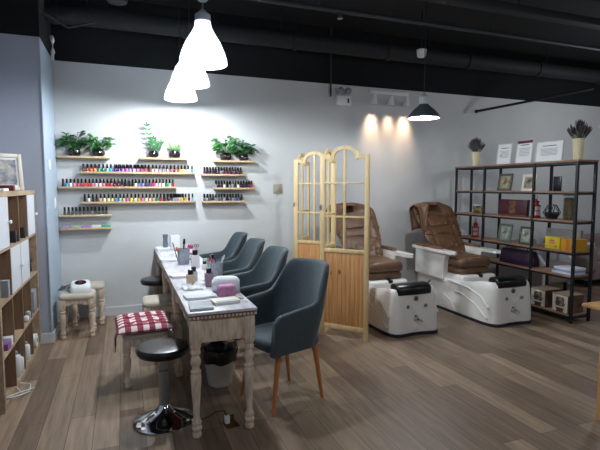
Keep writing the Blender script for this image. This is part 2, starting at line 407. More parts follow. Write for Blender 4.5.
# ------------------------------------------------------------------ wall shelves & polishes
def wshelf(x0, x1, z, label, d=.11):
    o = MB().box(((x0 + x1) / 2, WY - d / 2, z - .011), (x1 - x0, d, .022), .002).build('wall_shelf', M_ply)
    # origin at base
    return tag(o, label, 'shelf', None)
wshelf(PX + .012, -.13, 1.84, 'short upper-left wooden wall shelf holding two bushy pothos pots')
wshelf(.19, .73, 1.84, 'short wooden wall shelf holding the tall upright plant and small spiky plant')
wshelf(-.435, .815, 1.672, 'long wooden wall shelf of nail polish just under the plant shelves')
wshelf(PX + .012, .60, 1.505, 'long wooden wall shelf of polish starting at the pier, middle of the three long ones')
wshelf(-.435, .82, 1.335, 'lowest of the three long wooden wall shelves of coloured polish')
wshelf(PX + .012, -.13, 1.192, 'short wooden wall shelf holding one row of smoky black-capped bottles')
wshelf(PX + .012, -.13, 1.045, 'lowest short wooden wall shelf near the pier, with pastel flat boxes')
wshelf(1.05, 1.565, 1.825, 'short wooden wall shelf holding two green plants, right group')
wshelf(.895, 1.435, 1.658, 'upper polish shelf of the right group, under the plants')
wshelf(1.05, 1.55, 1.492, 'middle polish shelf of the right group, shifted right')
wshelf(.90, 1.42, 1.33, 'bottom polish shelf of the right group')

POL = {'wine': '5a1024', 'red': 'b3202e', 'coral': 'e0503c', 'orange': 'e8952a', 'teal': '2aa79a', 'green': '1f9b66', 'mint': '7fd6c0', 'sky blue': '35a8d8',
       'purple': '5a2f86', 'navy': '1d2452', 'blue': '3557a8', 'lilac': 'b48ccc', 'pink': 'e07aa8', 'pale pink': 'eec2cc', 'hot pink': 'ee2f85', 'rose': 'b8405e',
       'magenta': 'a5195f', 'plum': '47183a', 'nude': 'd9ae98', 'peach': 'eab596', 'grey': '888790', 'yellow': 'e8d82e', 'cream': 'ece4c8', 'white': 'e8ecee',
       'black': '15131a', 'brown': '53302c', 'periwinkle': '7b86d0', 'gold': 'c9a03e', 'lime': '9fd83a', 'dark red': '741522', 'clear': '4a5058', 'bright red': 'ff3a34', 'pale yellow': 'e6e29a', 'emerald': '1d7a55'}
_bm = {}
def polish(x, y, z, cname, label, group, first={}):
    if cname not in first:
        t = thing('nail_polish_bottle', label, 'nail polish', (x, y, z), 0, group)
        MB().lathe([(.012, 0), (.0145, .003), (.0145, .030), (.012, .037), (.008, .041)], n=10).build('bottle', mat('polish_' + cname.replace(' ', '_'), POL[cname], .2, coat=.4), t)
        MB().lathe([(.0095, .038), (.0112, .041), (.0105, .084), (.008, .087)], n=10).build('cap', M_cap, t)
        first[cname] = (t, list(t.children) if t.children else [o for o in col.objects if o.parent == t])
        return t
    r0, ch = first[cname]
    r = r0.copy(); col.objects.link(r); r.location = (x, y, z); r['label'] = label; r['group'] = group
    for c in ch:
        q = c.copy(); col.objects.link(q); q.parent = r
    return r
def row(x0, x1, z, cols, where, group, y=WY - .06):
    n = len(cols)
    for i, c in enumerate(cols):
        x = x0 + (x1 - x0) * i / (n - 1) + random.uniform(-.002, .002)
        polish(x, y + random.uniform(-.004, .004), z, c, '%s nail polish bottle, %s from left, %s' % (c.replace('clear', 'smoky'), ORD[i], where), group)
S = lambda s: [c.strip() for c in s.split(',')]
row(-.405, .785, 1.672, S('wine,red,coral,orange,teal,emerald,mint,sky blue,purple,purple,lilac,pink,lilac,pale pink,pink,rose,rose,wine,nude,pale pink,lilac,grey,grey,rose,wine,bright red,yellow,peach,cream,sky blue'),
    'upper long wall shelf', 'polish bottles on the upper long shelf', WY - .05)
row(-.615, .56, 1.505, S('navy,sky blue,white,pink,rose,magenta,bright red,red,pink,pale pink,white,pink,red,rose,wine,dark red,plum,black,black,black,white,periwinkle,periwinkle,navy,purple,hot pink,pale pink,pale pink,white,emerald,mint,red'),
    'middle long wall shelf', 'polish bottles on the middle long shelf')
row(-.40, .785, 1.335, S('black,white,black,brown,nude,cream,pale yellow,pale yellow,periwinkle,mint,nude,pink,yellow,cream,gold,pink,cream,peach,nude,green,red,plum,black,brown,periwinkle,lilac,lime,orange,plum,sky blue'),
    'lowest long wall shelf', 'polish bottles on the lowest long shelf')
row(-.61, -.18, 1.192, ['clear'] * 12, 'short left wall shelf', 'smoky bottles with black caps on the short left shelf')
row(-.06, .22, 1.672, S('purple,plum,purple,lilac,purple,lilac,pink,lilac'), 'back row, upper long shelf', 'polish bottles on the upper long shelf', WY - .022)
row(.42, .68, 1.335, S('black,periwinkle,plum,lilac,lime,gold,orange,plum'), 'back row, lowest long shelf', 'polish bottles on the lowest long shelf', WY - .022)
def trow(x0, x1, z, cols, where, group):
    row(x0, x1, z, cols, 'front row, ' + where, group, WY - .068)
    row(x0 + .01, x1 + .01, z, ['black'] * len(cols), 'back row, ' + where, group, WY - .025)
trow(.93, 1.38, 1.658, S('purple,plum,black,wine,black,plum,grey,wine,plum,dark red,black,plum,wine,black'), 'right group upper shelf', 'dark polish bottles on the right upper shelf')
trow(1.07, 1.52, 1.492, S('grey,black,plum,cream,black,grey,grey,black,cream,plum,black,navy,plum,red'), 'right group middle shelf', 'dark polish bottles on the right middle shelf')
trow(.925, 1.385, 1.33, S('clear,grey,clear,black,grey,clear,clear,grey,black,clear,grey,clear,blue,black'), 'right group bottom shelf', 'dark polish bottles on the right bottom shelf')
for i, (c, n) in enumerate((('a68fc4', 'lilac'), ('9fc0a0', 'pale green'), ('9c7fb8', 'purple'), ('d9dde0', 'white'), ('4fa596', 'teal'))):
    o = MB().box((0, 0, .013), (.098, .07, .026), .003).build('flat_box', mat('box_' + n.replace(' ', '_'), c, .6))
    tag(o, '%s flat card box lying on the lowest short wall shelf' % n, 'box', 'flat boxes on the lowest wall shelf'); o.location = (-.605 + i * .104, WY - .055, 1.045)

# potted plants
def plant(x, z, kind, label, s=1, seed=1, y=WY - .062):
    random.seed(seed)
    t = thing('potted_plant', label, 'plant', (x, y, z))
    r = .050 * s
    MB().lathe([(r * .7, 0), (r * 1.0, .012 * s), (r * 1.12, .035 * s), (r * .95, .06 * s), (r * .8, .068 * s), (r * .72, .062 * s)], n=20).build('pot', M_pot, t)
    MB().lathe([(r * .7, .055 * s), (r * .68, .062 * s)], n=16).build('soil', M_soil, t)
    mb = MB(); st = MB(); zt = .06 * s
    if kind == 'bush' or kind == 'bushd':
        for k in range(52 if kind == 'bush' else 60):
            a = random.uniform(0, 2 * PI); el = random.uniform(.1, 1.35); d = Vector((math.cos(a) * math.cos(el), math.sin(a) * math.cos(el) * .45 - .12, math.sin(el) * 1.5 + .05))
            L0 = random.uniform(.02, .095) * s; p = Vector((0, 0, zt)) + d * L0 + Vector((math.cos(a) * .03 * s, 0, .01))
            p.y = min(p.y, .035)
            st.tube([(0, 0, zt), (p * .5 + Vector((0, 0, .03))), p], .0018, 5)
            mb.leaf(p, Vector((math.cos(a), min(.1, math.sin(a) * .5 - .3), random.uniform(-.2, .7))), random.uniform(.045, .075) * s, random.uniform(.03, .045) * s, Vector((random.uniform(-.4, .4), -.6, 1)), random.uniform(.1, .5))
    elif kind == 'tall':
        for (dx, h, lean) in ((-.01, .26, -.06), (0.025, .09, .06), (.01, .13, -.01)):
            pts = [Vector((dx + lean * (q / 6) ** 1.2, -.01 - .01 * q / 6, zt + h * s * q / 6)) for q in range(7)]
            st.tube(pts, .004, 6)
            for q in range(1, 7):
                for sd in (-1, 1):
                    mb.leaf(pts[q] - Vector((0, 0, .01)), (sd, -.3, .75), .048 * s, .022 * s, Vector((0, -1, .3)), .05)
            mb.leaf(pts[-1], (.1, -.1, 1), .05, .022, Vector((0, -1, 0)), 0)
    else:
        for k in range(38):
            a = random.uniform(0, 2 * PI); p = Vector((math.cos(a) * .012, math.sin(a) * .01, zt))
            mb.leaf(p, (math.cos(a) * .7, math.sin(a) * .35 - .1, random.uniform(.7, 1.5)), random.uniform(.08, .14) * s, .012, Vector((0, -1, .4)), random.uniform(.1, .6))
        st.cone((0, 0, zt - .005), (0, 0, zt + .02), .012, .006)
    fm = {'bush': M_leaf, 'bushd': M_leafd, 'tall': M_leafd, 'spiky': M_leafp}[kind]
    mb.build('foliage', fm, t, ang=80); st.build('stem', M_leaf, t)
    return t
plant(-.49, 1.84, 'bushd', 'bushy pothos in dark glass pot next to the pier', 1.25, 3)
plant(-.24, 1.84, 'bush', 'spreading pothos with a trailing leaf to the right, second pot from the pier', 1.2, 5)
plant(.345, 1.84, 'tall', 'tall upright plant with paired leaves in a small glass pot', 1.15, 2)
plant(.585, 1.84, 'spiky', 'small pale green spiky plant in a dark pot', 1.3, 8)
plant(1.195, 1.825, 'bush', 'larger leafy green plant on the right plant shelf', 1.35, 11)
plant(1.42, 1.825, 'bushd', 'smaller leafy plant at the right end of the right plant shelf', 1.15, 13)
random.seed(21)

# ------------------------------------------------------------------ cube bookcase (left)
KX = -.77; KD = .39; KY0 = 3.485; KY1 = 4.955; kz = [0, .358, .7125, 1.067, 1.47]
t = thing('cube_bookcase', 'grey-oak sixteen-cube bookcase with some white doors along the left wall', 'bookcase', (KX - KD / 2, (KY0 + KY1) / 2, 0))
cy = (KY0 + KY1) / 2
T = .038; th = .016
MB().box((0, 0, 1.47 - T / 2), (KD, 1.47, T), .001).build('top_board', M_oak, t, False)
MB().box((0, 0, T / 2), (KD, 1.47, T), .001).build('bottom_board', M_oak, t, False)
for s in (-1, 1): MB().box((0, s * (.735 - T / 2), .735), (KD, T, 1.47 - 2 * T - .001), 0).build('side_board', M_oak, t, False)
for z in kz[1:4]: MB().box((0, 0, z), (KD, 1.47 - 2 * T - .001, th)).build('shelf_board', M_oak, t, False)
cells = []
for r_ in range(4):
    z0 = T if r_ == 0 else kz[r_] + th / 2; z1 = 1.47 - T if r_ == 3 else kz[r_ + 1] - th / 2
    for c_ in range(4):
        y0 = -.735 + T + c_ * (.3365 + th) ; y1 = y0 + .3365
        cells.append((r_, c_, y0, y1, z0, z1))
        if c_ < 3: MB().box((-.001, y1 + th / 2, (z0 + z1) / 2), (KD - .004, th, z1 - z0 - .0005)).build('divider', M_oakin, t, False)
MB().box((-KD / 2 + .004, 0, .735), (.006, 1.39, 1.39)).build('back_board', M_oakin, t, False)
for r_, c_, y0, y1, z0, z1 in cells:
    if (r_, c_) in ((3, 0), (3, 3), (2, 1), (2, 2)):
        w = y1 - y0 - .004
        dd = MB().box((KD / 2 - .01, (y0 + y1) / 2, (z0 + z1) / 2), (.016, w, z1 - z0 - .004), .001).build('door', M_whitedoor, t, False)
        ky = y1 - .03 if c_ in (0, 1) else y0 + .03
        if (r_, c_) == (3, 3): ky = y1 - .03
        MB().lathe([(.005, 0), (.006, .012), (.013, .016), (.013, .024), (.006, .028)], (KD / 2 - .002, ky, (z0 + z1) / 2), 14, Matrix.Rotation(PI / 2, 4, 'Y')).build('knob', M_white, dd)
def kin(name, r_, c_, fy, d, dims, m, label, cat, b=.003):
    """an item standing in a bookcase cube"""
    q = [k for k in cells if k[0] == r_ and k[1] == c_][0]
    o = MB().box((0, 0, dims[2] / 2), dims, b).build(name, m); tag(o, label, cat)
    o.location = (KX - dims[0] / 2 - .006, cy + q[3] - dims[1] / 2 - .012 - (1 - fy) * .09, q[4]); return o
M_dk = mat('dark_box', '24262e', .5); M_grb = mat('grey_card', '8a8f98', .7); M_pur = mat('purple_card', '7b4a8c', .6)
for i, (c_, dx) in enumerate(((1, .3), (2, .28))):
    for k in range(2):
        kin('small_box', 3, c_, dx, .08, (.05, .05, .09 + .0 * k), M_dk, '', 'box') if k == 0 else None
for o in [o for o in col.objects if o.name.startswith('small_box')]:
    o['label'] = 'small dark box in the top-row cube %s' % ('beside the nearer white door' if o.location.y < 4.25 else 'beside the far white door')
kin('dark_box', 3, 1, 1.2, .1, (.03, .03, .05), M_dk, 'low dark box behind another in the top row, second cube', 'box')
kin('pale_folder_stack', 2, 0, .75, .09, (.12, .06, .12), M_grb, 'pale grey folder block in the nearest second-row cube', 'folder')
kin('grey_box', 1, 3, .45, .09, (.1, .14, .2), M_grb, 'tall grey box in the farthest third-row cube', 'box')
kin('white_jar', 1, 2, .1, .06, (.04, .05, .05), M_white, 'small white jar in third-row cube, nearer of two together', 'jar', .015)
kin('white_jar', 1, 2, 1, .07, (.04, .05, .07), mat('grey_jar', '9fa3a8', .5), 'small grey jar in third-row cube, behind the white one', 'jar', .015)
kin('purple_box', 1, 0, .2, .08, (.09, .1, .045), M_pur, 'purple box lying in the nearest third-row cube', 'box')
kin('white_box', 1, 0, 1, .06, (.07, .06, .06), M_white, 'white box in front of the divider beside the purple box', 'box')
def kbottle(r_, c_, fy, d, r, h, label, m=M_white):
    q = [k for k in cells if k[0] == r_ and k[1] == c_][0]
    t = thing('lotion_bottle', label, 'bottle', (KX - r - .006, cy + q[3] - r - .015 - (1 - fy) * .14, q[4]))
    MB().lathe([(r * .9, 0), (r, .006), (r, h * .75), (r * .8, h * .82), (r * .35, h * .86)], n=18).build('bottle_body', m, t)
    MB().lathe([(r * .4, h * .85), (r * .4, h * .97), (r * .3, h)], n=14).build('cap', M_grb, t)
kbottle(0, 1, .3, .07, .034, .2, 'taller white lotion bottle in the bottom row, second cube')
kbottle(0, 1, 1, .1, .03, .14, 'shorter white lotion bottle behind the tall one in bottom row')
kbottle(0, 2, .4, .08, .03, .16, 'white lotion bottle in the bottom row, third cube')
q = cells[3]
t = thing('tape_roll', 'white paper roll standing on edge in the farthest bottom cube', 'roll', (KX - .037, cy + q[2] + .20, q[4]))
n = 28; R_ = Matrix.Rotation(PI / 2, 4, 'Y')
MB().loft([[(x, .06 * rr * math.cos(2 * PI * i / n), .06 + .06 * rr * math.sin(2 * PI * i / n)) for i in range(n)] for x, rr in ((-.03, 1), (.03, 1), (.03, .4), (-.03, .4), (-.03, 1))], False, False).build('paper_roll', M_paper, t)
MB().loft([[(x, .06 * rr * math.cos(2 * PI * i / n), .06 + .06 * rr * math.sin(2 * PI * i / n)) for i in range(n)] for x, rr in ((-.031, .4), (.031, .4), (.031, .3), (-.031, .3), (-.031, .4))], False, False).build('core', M_grb, t)
q = [k for k in cells if k[:2] == (2, 3)][0]
t = thing('hair_dryer', 'black hand dryer lying in the farthest second-row cube', 'dryer', (KX - .065, cy + q[2] + .22, q[4]))
MB().lathe([(.03, 0), (.04, .02), (.042, .09), (.03, .13), (.028, .17)], (.02, -.04, .12), 18, Matrix.Rotation(math.radians(70), 4, 'X')).build('barrel', M_blk, t)
MB().tube([(.02, -.02, .1), (.02, .01, .05), (.02, .02, .0115)], .016).build('handle', M_blk, t)
mb = MB(); mb.tube([(-.80, 3.62, .05), (-.74, 3.66, .04), (-.68, 3.8, .006), (-.70, 3.95, .006), (-.76, 3.9, .045)], .004); 
mb.tube([(-.80, 3.6, .06), (-.73, 3.7, .05), (-.66, 3.86, .006), (-.72, 3.78, .006), (-.775, 3.84, .043)], .004)
tag(mb.build('white_cable', M_white), 'loose white cable spilling from the bottom of the cube bookcase', 'cable')
# top of bookcase
def pframe(name, label, loc, w, h, rz, tilt, fm, pic, bw=.03, matw=None, cat='picture frame', stand=True):
    t = thing(name, label, cat, loc, rz)
    A = Matrix.Rotation(-tilt, 4, 'X'); mb = MB(A)
    for s in (-1, 1):
        mb.box((s * (w / 2 - bw / 2), 0, h / 2), (bw, .018, h), .003); mb.box((0, 0, h / 2 + s * (h / 2 - bw / 2)), (w - 2 * bw, .018, bw), .003)
    mb.build('frame_border', fm, t)
    MB(A).box((0, .004, h / 2), (w - 2 * bw, .006, h - 2 * bw)).build('backing', matw or M_paper, t, False)
    if pic: MB(A).box((0, .0, h / 2), (w - 2 * bw - .03, .003, h - 2 * bw - .04)).build('picture', pic, t, False)
    if stand:
        l = h * .62; top = A @ Vector((0, .01, l)); 
        MB().box((0, (top.y + top.y + .05) / 2 , top.z / 2), (.03, .004, top.z / math.cos(.13)), 0, Matrix.Rotation(.13, 4, 'X')).build('easel_back', mat('frame_back', '3a3330', .8), t, False)
    return t
M_photo = mat('photo_print', '5c6478', .5, scale=18, c2='c7c0b8'); M_photo2 = mat('portrait_print', '3b2f28', .5, scale=14, c2='cdbb96')
M_frw = mat('ivory_frame', 'd9d2c2', .5)
pframe('photo_frame', 'ivory framed photo leaning on top of the cube bookcase', (-.90, 4.46, 1.47), .27, .31, math.radians(25), .18, M_frw, M_photo)
pframe('photo_frame', 'ivory framed photo at the very left edge on top of the cube bookcase', (-.995, 4.02, 1.47), .2, .25, math.radians(35), .18, M_frw, M_photo)
tag(MB().box((0, 0, .022), (.1, .06, .044), .006).build('red_box', mat('dark_red_card', '6d1a22', .4)), 'small dark red box in front of the photo frame on the bookcase', 'box').location = (-.845, 4.23, 1.47)
tag(MB().box((0, 0, .01), (.12, .16, .02), .004).build('paper_pile', M_paper), 'thin white paper pile on the near part of the bookcase top', 'papers').location = (-.86, 3.98, 1.47)

# ------------------------------------------------------------------ nail desks
LEGP = [(.012, 0), (.022, .004), (.025, .022), (.02, .036), (.024, .044), (.028, .060), (.021, .076), (.025, .086), (.026, .094), (.018, .112), (.016, .13), (.019, .20), (.024, .29), (.028, .35), (.029, .372),
        (.024, .384), (.027, .392), (.027, .404), (.020, .412), (.019, .425), (.026, .445), (.028, .460), (.022, .482), (.018, .496), (.026, .506), (.027, .518), (.022, .53), (.029, .545), (.029, .565)]
DX0, DX1 = .330, .745
def desk(y0, y1, label):
    cx = (DX0 + DX1) / 2; cyd = (y0 + y1) / 2; w = DX1 - DX0; d = y1 - y0
    t = thing('nail_desk', label, 'desk', (cx, cyd, 0), 0, 'narrow whitewashed nail desks in a row'); t.scale = (1, 1, .77 / .754)
    MB().box((0, 0, .745), (w, d, .018), .003).build('desk_top', M_top, t)
    m = MB(); MB().box((0, 0, .721), (w - .010, d - .002, .0215), .001).build('dentil_strip', mat('dentil_brown_paint', '7b5348', .6), t, False)  # reddish-brown strip behind the pale dentils
    for k in range(18):
        for s in (-1, 1): m.box((-w / 2 + .012 + k * (w - .024) / 17, s * (d / 2 - .0015), .722), (.014, .003, .015))
    for k in range(46):
        for s in (-1, 1): m.box((s * (w / 2 - .005), -d / 2 + .012 + k * (d - .024) / 45, .722), (.006, .013, .015))
    m.build('dentil_trim', M_wash, t)
    ix, iy = w / 2 - .045, d / 2 - .04
    for s in (-1, 1):
        MB().box((0, s * (iy + .012), .64), (2 * ix - .05, .02, .14), .002).build('apron', M_wash, t)
        # scalloped long apron
        L = 2 * iy - .05; poly = [(-L / 2, .71), (-L / 2, .57)]
        for k in range(1, 24):
            u = k / 24; poly.append((-L / 2 + L * u, .60 + .035 * math.sin(PI * u) ** .5 + .010 * math.cos(u * PI * 8)))
        poly += [(L / 2, .57), (L / 2, .71)]
        MB().extr(poly, .02, Matrix.Translation(Vector((s * (ix + .008), 0, 0))) @ Matrix.Rotation(PI / 2, 4, 'Z')).build('apron', M_wash, t)
        for q in (-1, 1):
            lg = MB(); lg.lathe([(a * 1.14, b) for a, b in LEGP], (s * ix, q * iy, 0), 18); lg.box((s * ix, q * iy, .638), (.064, .064, .146), .004)
            lg.build('leg', M_wash, t)
desk(2.705, 3.755, 'narrow whitewashed desk with turned legs nearest the camera, holding notepads and pink sponge')
desk(3.758, 4.778, 'narrow whitewashed desk, middle of the three, holding the tool cup and small bottles')
desk(4.781, 5.80, 'narrow whitewashed desk against the back wall, holding folded towels')
DZ = .77
def dbox(name, label, cat, loc, dims, m, rz=0, b=.004, z=DZ):
    o = MB().box((0, 0, dims[2] / 2), dims, b).build(name, m); tag(o, label, cat); o.location = (loc[0], loc[1], z); o.rotation_euler[2] = rz; return o
def notepad(label, loc, dims, cover, rz):
    t = thing('notepad', label, 'notepad', (loc[0], loc[1], DZ), rz)
    w, d, h = dims
    MB().box((0, 0, h * .45), (w - .006, d - .006, h * .8), .001).build('pages', M_paper, t, False)
    MB().box((0, 0, h - .0015), (w, d, .003), .001).build('cover', cover, t, False)
    MB().box((0, 0, .0015), (w, d, .003), .001).build('cover', cover, t, False)
    MB().box((0, -d * .32, h + .0005), (w * .8, .02, .001)).build('cover_stripe', mat('blue_grey_stripe', '9fb0c8', .6), t, False)
notepad('grey notepad at the near left corner of the desk', (.425, 2.84, 0), (.14, .19, .014), mat('grey_cover', '7f868c', .4), math.radians(-4))
notepad('cream notepad beside the grey one near the desk front', (.585, 2.90, 0), (.17, .12, .02), mat('cream_cover', 'ded9c4', .6), math.radians(8))
# folded towels
def towel(label, x, y, w, d, h=.018, rz=0, cat='towel'):
    mb = MB(); lay = 2
    for k in range(lay):
        hz = h / lay
        def ring(sc_, z): return [(sc_ * w / 2 * math.copysign(abs(math.cos(a)) ** .25, math.cos(a)) + .004 * math.sin(5 * a + k), sc_ * d / 2 * math.copysign(abs(math.sin(a)) ** .25, math.sin(a)) + .004 * math.cos(4 * a + k), z) for a in [2 * PI * i / 32 for i in range(32)]]
        z0 = k * hz
        mb.loft([ring(.97, z0), ring(1, z0 + hz * .3), ring(1, z0 + hz * .7), ring(.97, z0 + hz)])
    o = tag(mb.build('folded_towel', M_towel, ang=60), label, cat, None); o.location = (x, y, DZ); o.rotation_euler[2] = rz
towel('white folded towel at the far desk end by the wall', .42, 5.62, .16, .2, .03)
towel('white folded towel in front of the pen cup on far desk', .405, 4.74, .15, .12, .022, .1)
towel('white folded towel beside the black-capped bottles, middle desk left edge', .405, 3.86, .13, .14, .02, .15)
towel('small folded towel just behind the pen cup', .56, 5.05, .12, .16, .022, -.1)
towel('large white towel spread behind the two notepads', .46, 3.11, .2, .17, .016, .12)
towel('grey-white towel strip on the far desk in front of the wall towel', .45, 5.27, .2, .1, .012, .0)
# rolled towel + pink sponge
t = thing('rolled_towel', 'white rolled towel lying behind the pink sponge', 'towel', (.65, 3.18, DZ), math.radians(-12))
mb = MB(); n = 28
rings = []
for i in range(11):
    u = i / 10; x = -.095 + .19 * u; e = (1 - (2 * u - 1) ** 6) * .5 + .5
    rings.append([(x, (.068 + .004 * math.sin(3 * a + u * 3)) * e * math.cos(a), .058 + (.057) * e * math.sin(a) if math.sin(a) > -.8 else .004 + .002 * (1 - e)) for a in [2 * PI * k / n for k in range(n)]])
mb.loft(rings).build('towel_roll', M_towel, t, ang=70)
o = MB().box((0, 0, .042), (.12, .085, .084), .025, seg=4).build('pink_sponge', mat('pink_sponge', 'bd82ab', .8, var=.15, scale=40, bump=.3, bscale=90)); tag(o, 'mauve pink sponge block in front of the rolled towel', 'sponge'); o.location = (.625, 3.04, DZ); o.rotation_euler[2] = .12
# spoon/clear mouse
t = thing('metal_spoon', 'small silver spoon lying at the right edge near the cream notepad', 'spoon', (.70, 2.92, DZ))
MB().lathe([(.001, 0), (.015, .002), (.02, .006), (.018, .009), (.001, .005)], (0, .03, 0), 16, None, 1, 1.4).build('bowl', M_chrome, t)
MB().tube([(0, .0, .006), (.008, -.05, .004), (.014, -.09, .006)], .003).build('handle', M_chrome, t)
# small bottles with black caps
def sbottle(label, x, y, r, h, m, square=True, caph=.028, capr=.45, cat='bottle', name='small_bottle', capm=None, pump=False):
    r *= 1.25; h *= 1.3; caph *= 1.25
    t = thing(name, label, cat, (x, y, DZ))
    if square: MB().box((0, 0, h / 2), (2 * r, 2 * r, h), .006, seg=3).build('bottle_body', m, t)
    else: MB().lathe([(r * .9, 0), (r, .005), (r, h * .8), (r * .7, h * .95), (r * .4, h)], n=18).build('bottle_body', m, t)
    MB().lathe([(r * .35, h - .001), (r * capr * 1.5, h + .004), (r * capr * 1.5, h + caph), (r * capr, h + caph + .003)], n=16).build('cap', capm or M_cap, t)
    if pump: MB().tube([(0, 0, h + caph), (0, 0, h + caph + .02), (-.03, -.01, h + caph + .022)], .004).build('pump_nozzle', capm or M_cap, t)
    return t
M_peach = mat('beige_liquid', 'c9b090', .2, coat=.4); M_mauve = mat('mauve_liquid', '8d7486', .2, coat=.4); M_milk = mat('milky_plastic', 'd9d8dc', .25)
sbottle('beige bottle with a black cap beside crumpled tissue', .455, 3.52, .024, .06, M_peach)
sbottle('mauve bottle with a black cap in front of the steel tool cup', .575, 3.42, .024, .075, M_mauve)
sbottle('clear bottle with a black cap just behind the beige one', .50, 3.68, .022, .055, mat('clear_liquid', 'b8bdbb', .15, coat=.5))
sbottle('pale bottle with a big black cap beside the pink labelled bottle', .60, 4.30, .028, .085, M_milk, caph=.035)
sbottle('tiny bottle with black cap near the pale big-capped bottle', .655, 4.12, .018, .04, M_milk, caph=.02)
t = sbottle('round white bottle with a pink ring label beside the pen cup', .60, 4.62, .034, .1, M_white, False, capm=mat('pink_cap', 'c9407a', .4), name='lotion_bottle')
MB().lathe([(.0428, .026), (.0434, .027), (.0434, .092), (.0428, .093)], n=20).build('label_band', mat('pink_label', 'b83a80', .5), t)
MB().lathe([(.022, 0), (.022, .0012)], (-.0165, -.0402, .06), 20, Matrix.Rotation(PI / 2, 4, 'X') @ Matrix.Rotation(math.radians(-22), 4, 'Y')).build('label_disc', M_paper, t)
sbottle('small pink lotion bottle among tools behind the steel cup', .70, 3.98, .018, .09, mat('pinkish', 'b0577e', .4), False)
# pen cup (grey marbled) with brushes
def cup(label, x, y, w, h, m, name='pen_cup'):
    t = thing(name, label, 'cup', (x, y, DZ))
    mb = MB(); a = w / 2; b = a * .86
    def sq(r, z): return [(r * math.copysign(abs(math.cos(q)) ** .35, math.cos(q)), r * math.copysign(abs(math.sin(q)) ** .35, math.sin(q)), z) for q in [2 * PI * i / 24 for i in range(24)]]
    mb.loft([sq(b, 0), sq(a, h), sq(a * .93, h), sq(b * .92, .006)], True, True)
    mb.build('cup_body', m, t); return t
M_marble = mat('grey_marbled', 'a3aab4', .4, scale=14, c2='767f8c')
cup('grey marbled square cup holding brushes and pink file', .52, 4.50, .11, .15, M_marble)
cup('steel tool cup holding nippers and files on the middle desk', .700, 3.80, .105, .115, mat('dull_steel', 'b4b8c2', .45, metal=.3, scale=30, c2='8f95a0'))
def stick(name, label, cat, x, y, z0, tip, r, m, headm=None, hl=.03, hr=None):
    t = thing(name, label, cat, (x, y, z0))
    v = Vector(tip); MB().cone((0, 0, 0), v * .8, r, r, 8).build('handle', m, t)
    MB().cone(v * .79, v, hr or r * 1.4, (hr or r * 1.4) * .6, 8).build('tip', headm or m, t)
z1 = DZ + .008
stick('nail_brush', 'orange-headed brush standing in the marbled cup', 'brush', .485, 4.485, z1, (-.03, -.01, .16), .004, M_steel, mat('orange_plastic', 'dc6a22', .5), hr=.016)
stick('nail_file', 'pink and white file leaning right in the marbled cup', 'nail file', .50, 4.47, z1, (.055, -.005, .19), .006, mat('hot_pink_plastic', 'c9508c', .5), M_white)
stick('nail_brush', 'black-handled brush standing upright in the marbled cup', 'brush', .515, 4.52, z1, (.02, .02, .23), .007, M_blk, hr=.014)
stick('nail_brush', 'grey brush leaning left in the marbled cup', 'brush', .475, 4.51, z1, (-.05, .02, .2), .005, mat('slate_plastic', '5b6876', .5))
stick('nail_nipper', 'slim dark tweezer leaning far right in the marbled cup', 'tweezers', .525, 4.50, z1, (.03, .01, .16), .003, M_blk)
stick('nail_file', 'white file leaning far right out of the steel cup', 'nail file', .705, 3.79, z1, (.06, -.01, .165), .006, M_white)
stick('nail_file', 'silver file leaning right in the steel cup', 'nail file', .715, 3.81, z1, (.04, .01, .15), .005, M_steel)
stick('nail_brush', 'pink-handled brush standing left in the steel cup', 'brush', .68, 3.79, z1, (-.03, -.01, .17), .005, mat('pink_handle', 'a8487c', .5))
stick('nail_brush', 'brown wooden brush behind in the steel cup', 'brush', .685, 3.82, z1, (-.05, .01, .14), .005, M_leg)
stick('nail_file', 'thin black tool in the middle of the steel cup', 'tool', .70, 3.81, z1, (.0, .01, .14), .004, M_blk)
# jar with black-handled scissors near wall
cup('white cup with two black scissors standing behind the lotion bottle', .655, 4.86, .07, .07, M_white, 'white_cup')
for i, (dx, lb) in enumerate(((-.02, 'left'), (.03, 'right'))):
    t = thing('scissors', 'black-handled scissors leaning %s in the small white cup' % lb, 'scissors', (.655 + dx * .3, 4.86, DZ + .008))
    mb = MB(); mb.cone((0, 0, 0), (dx, 0, .1), .004, .004, 8); mb.build('blades', M_steel, t)
    mb = MB(); n = 14
    for s in (-1, 1):
        mb.tube([Vector((dx + s * .012, 0, .118)) + Vector((.011 * math.cos(2 * PI * k / n), 0, .015 * math.sin(2 * PI * k / n))) for k in range(n + 1)], .003, 6)
    mb.build('finger_loops', M_blk, t)
# clear/white acrylic holders at far end
t = thing('glass_vase', 'tall clear vase at the far desk end by the wall', 'vase', (.445, 5.60, DZ + .0305))
MB().loft([[(r * math.cos(2 * PI * i / 24), r * math.sin(2 * PI * i / 24), z) for i in range(24)] for r, z in ((.025, 0), (.03, .03), (.024, .09), (.03, .15), (.028, .15), (.021, .09), (.026, .03), (.02, .006))]).build('vase_body', mat('smoky_glass', '8f9cab', .1, trans=.5), t)
o = dbox('paper_holder', 'tall white plastic caddy beside the clear vase at the far desk end', 'holder', (.55, 5.60, 0), (.11, .08, .17), M_white, .1, .012)
dbox('tool_caddy', 'white and green caddy full of tools in the middle of the desks', 'caddy', (.655, 4.20 - .0, 0), (.05, .05, .08), mat('green_white', '8fb3a4', .5), .1, .006).location = (.69, 4.25, DZ)
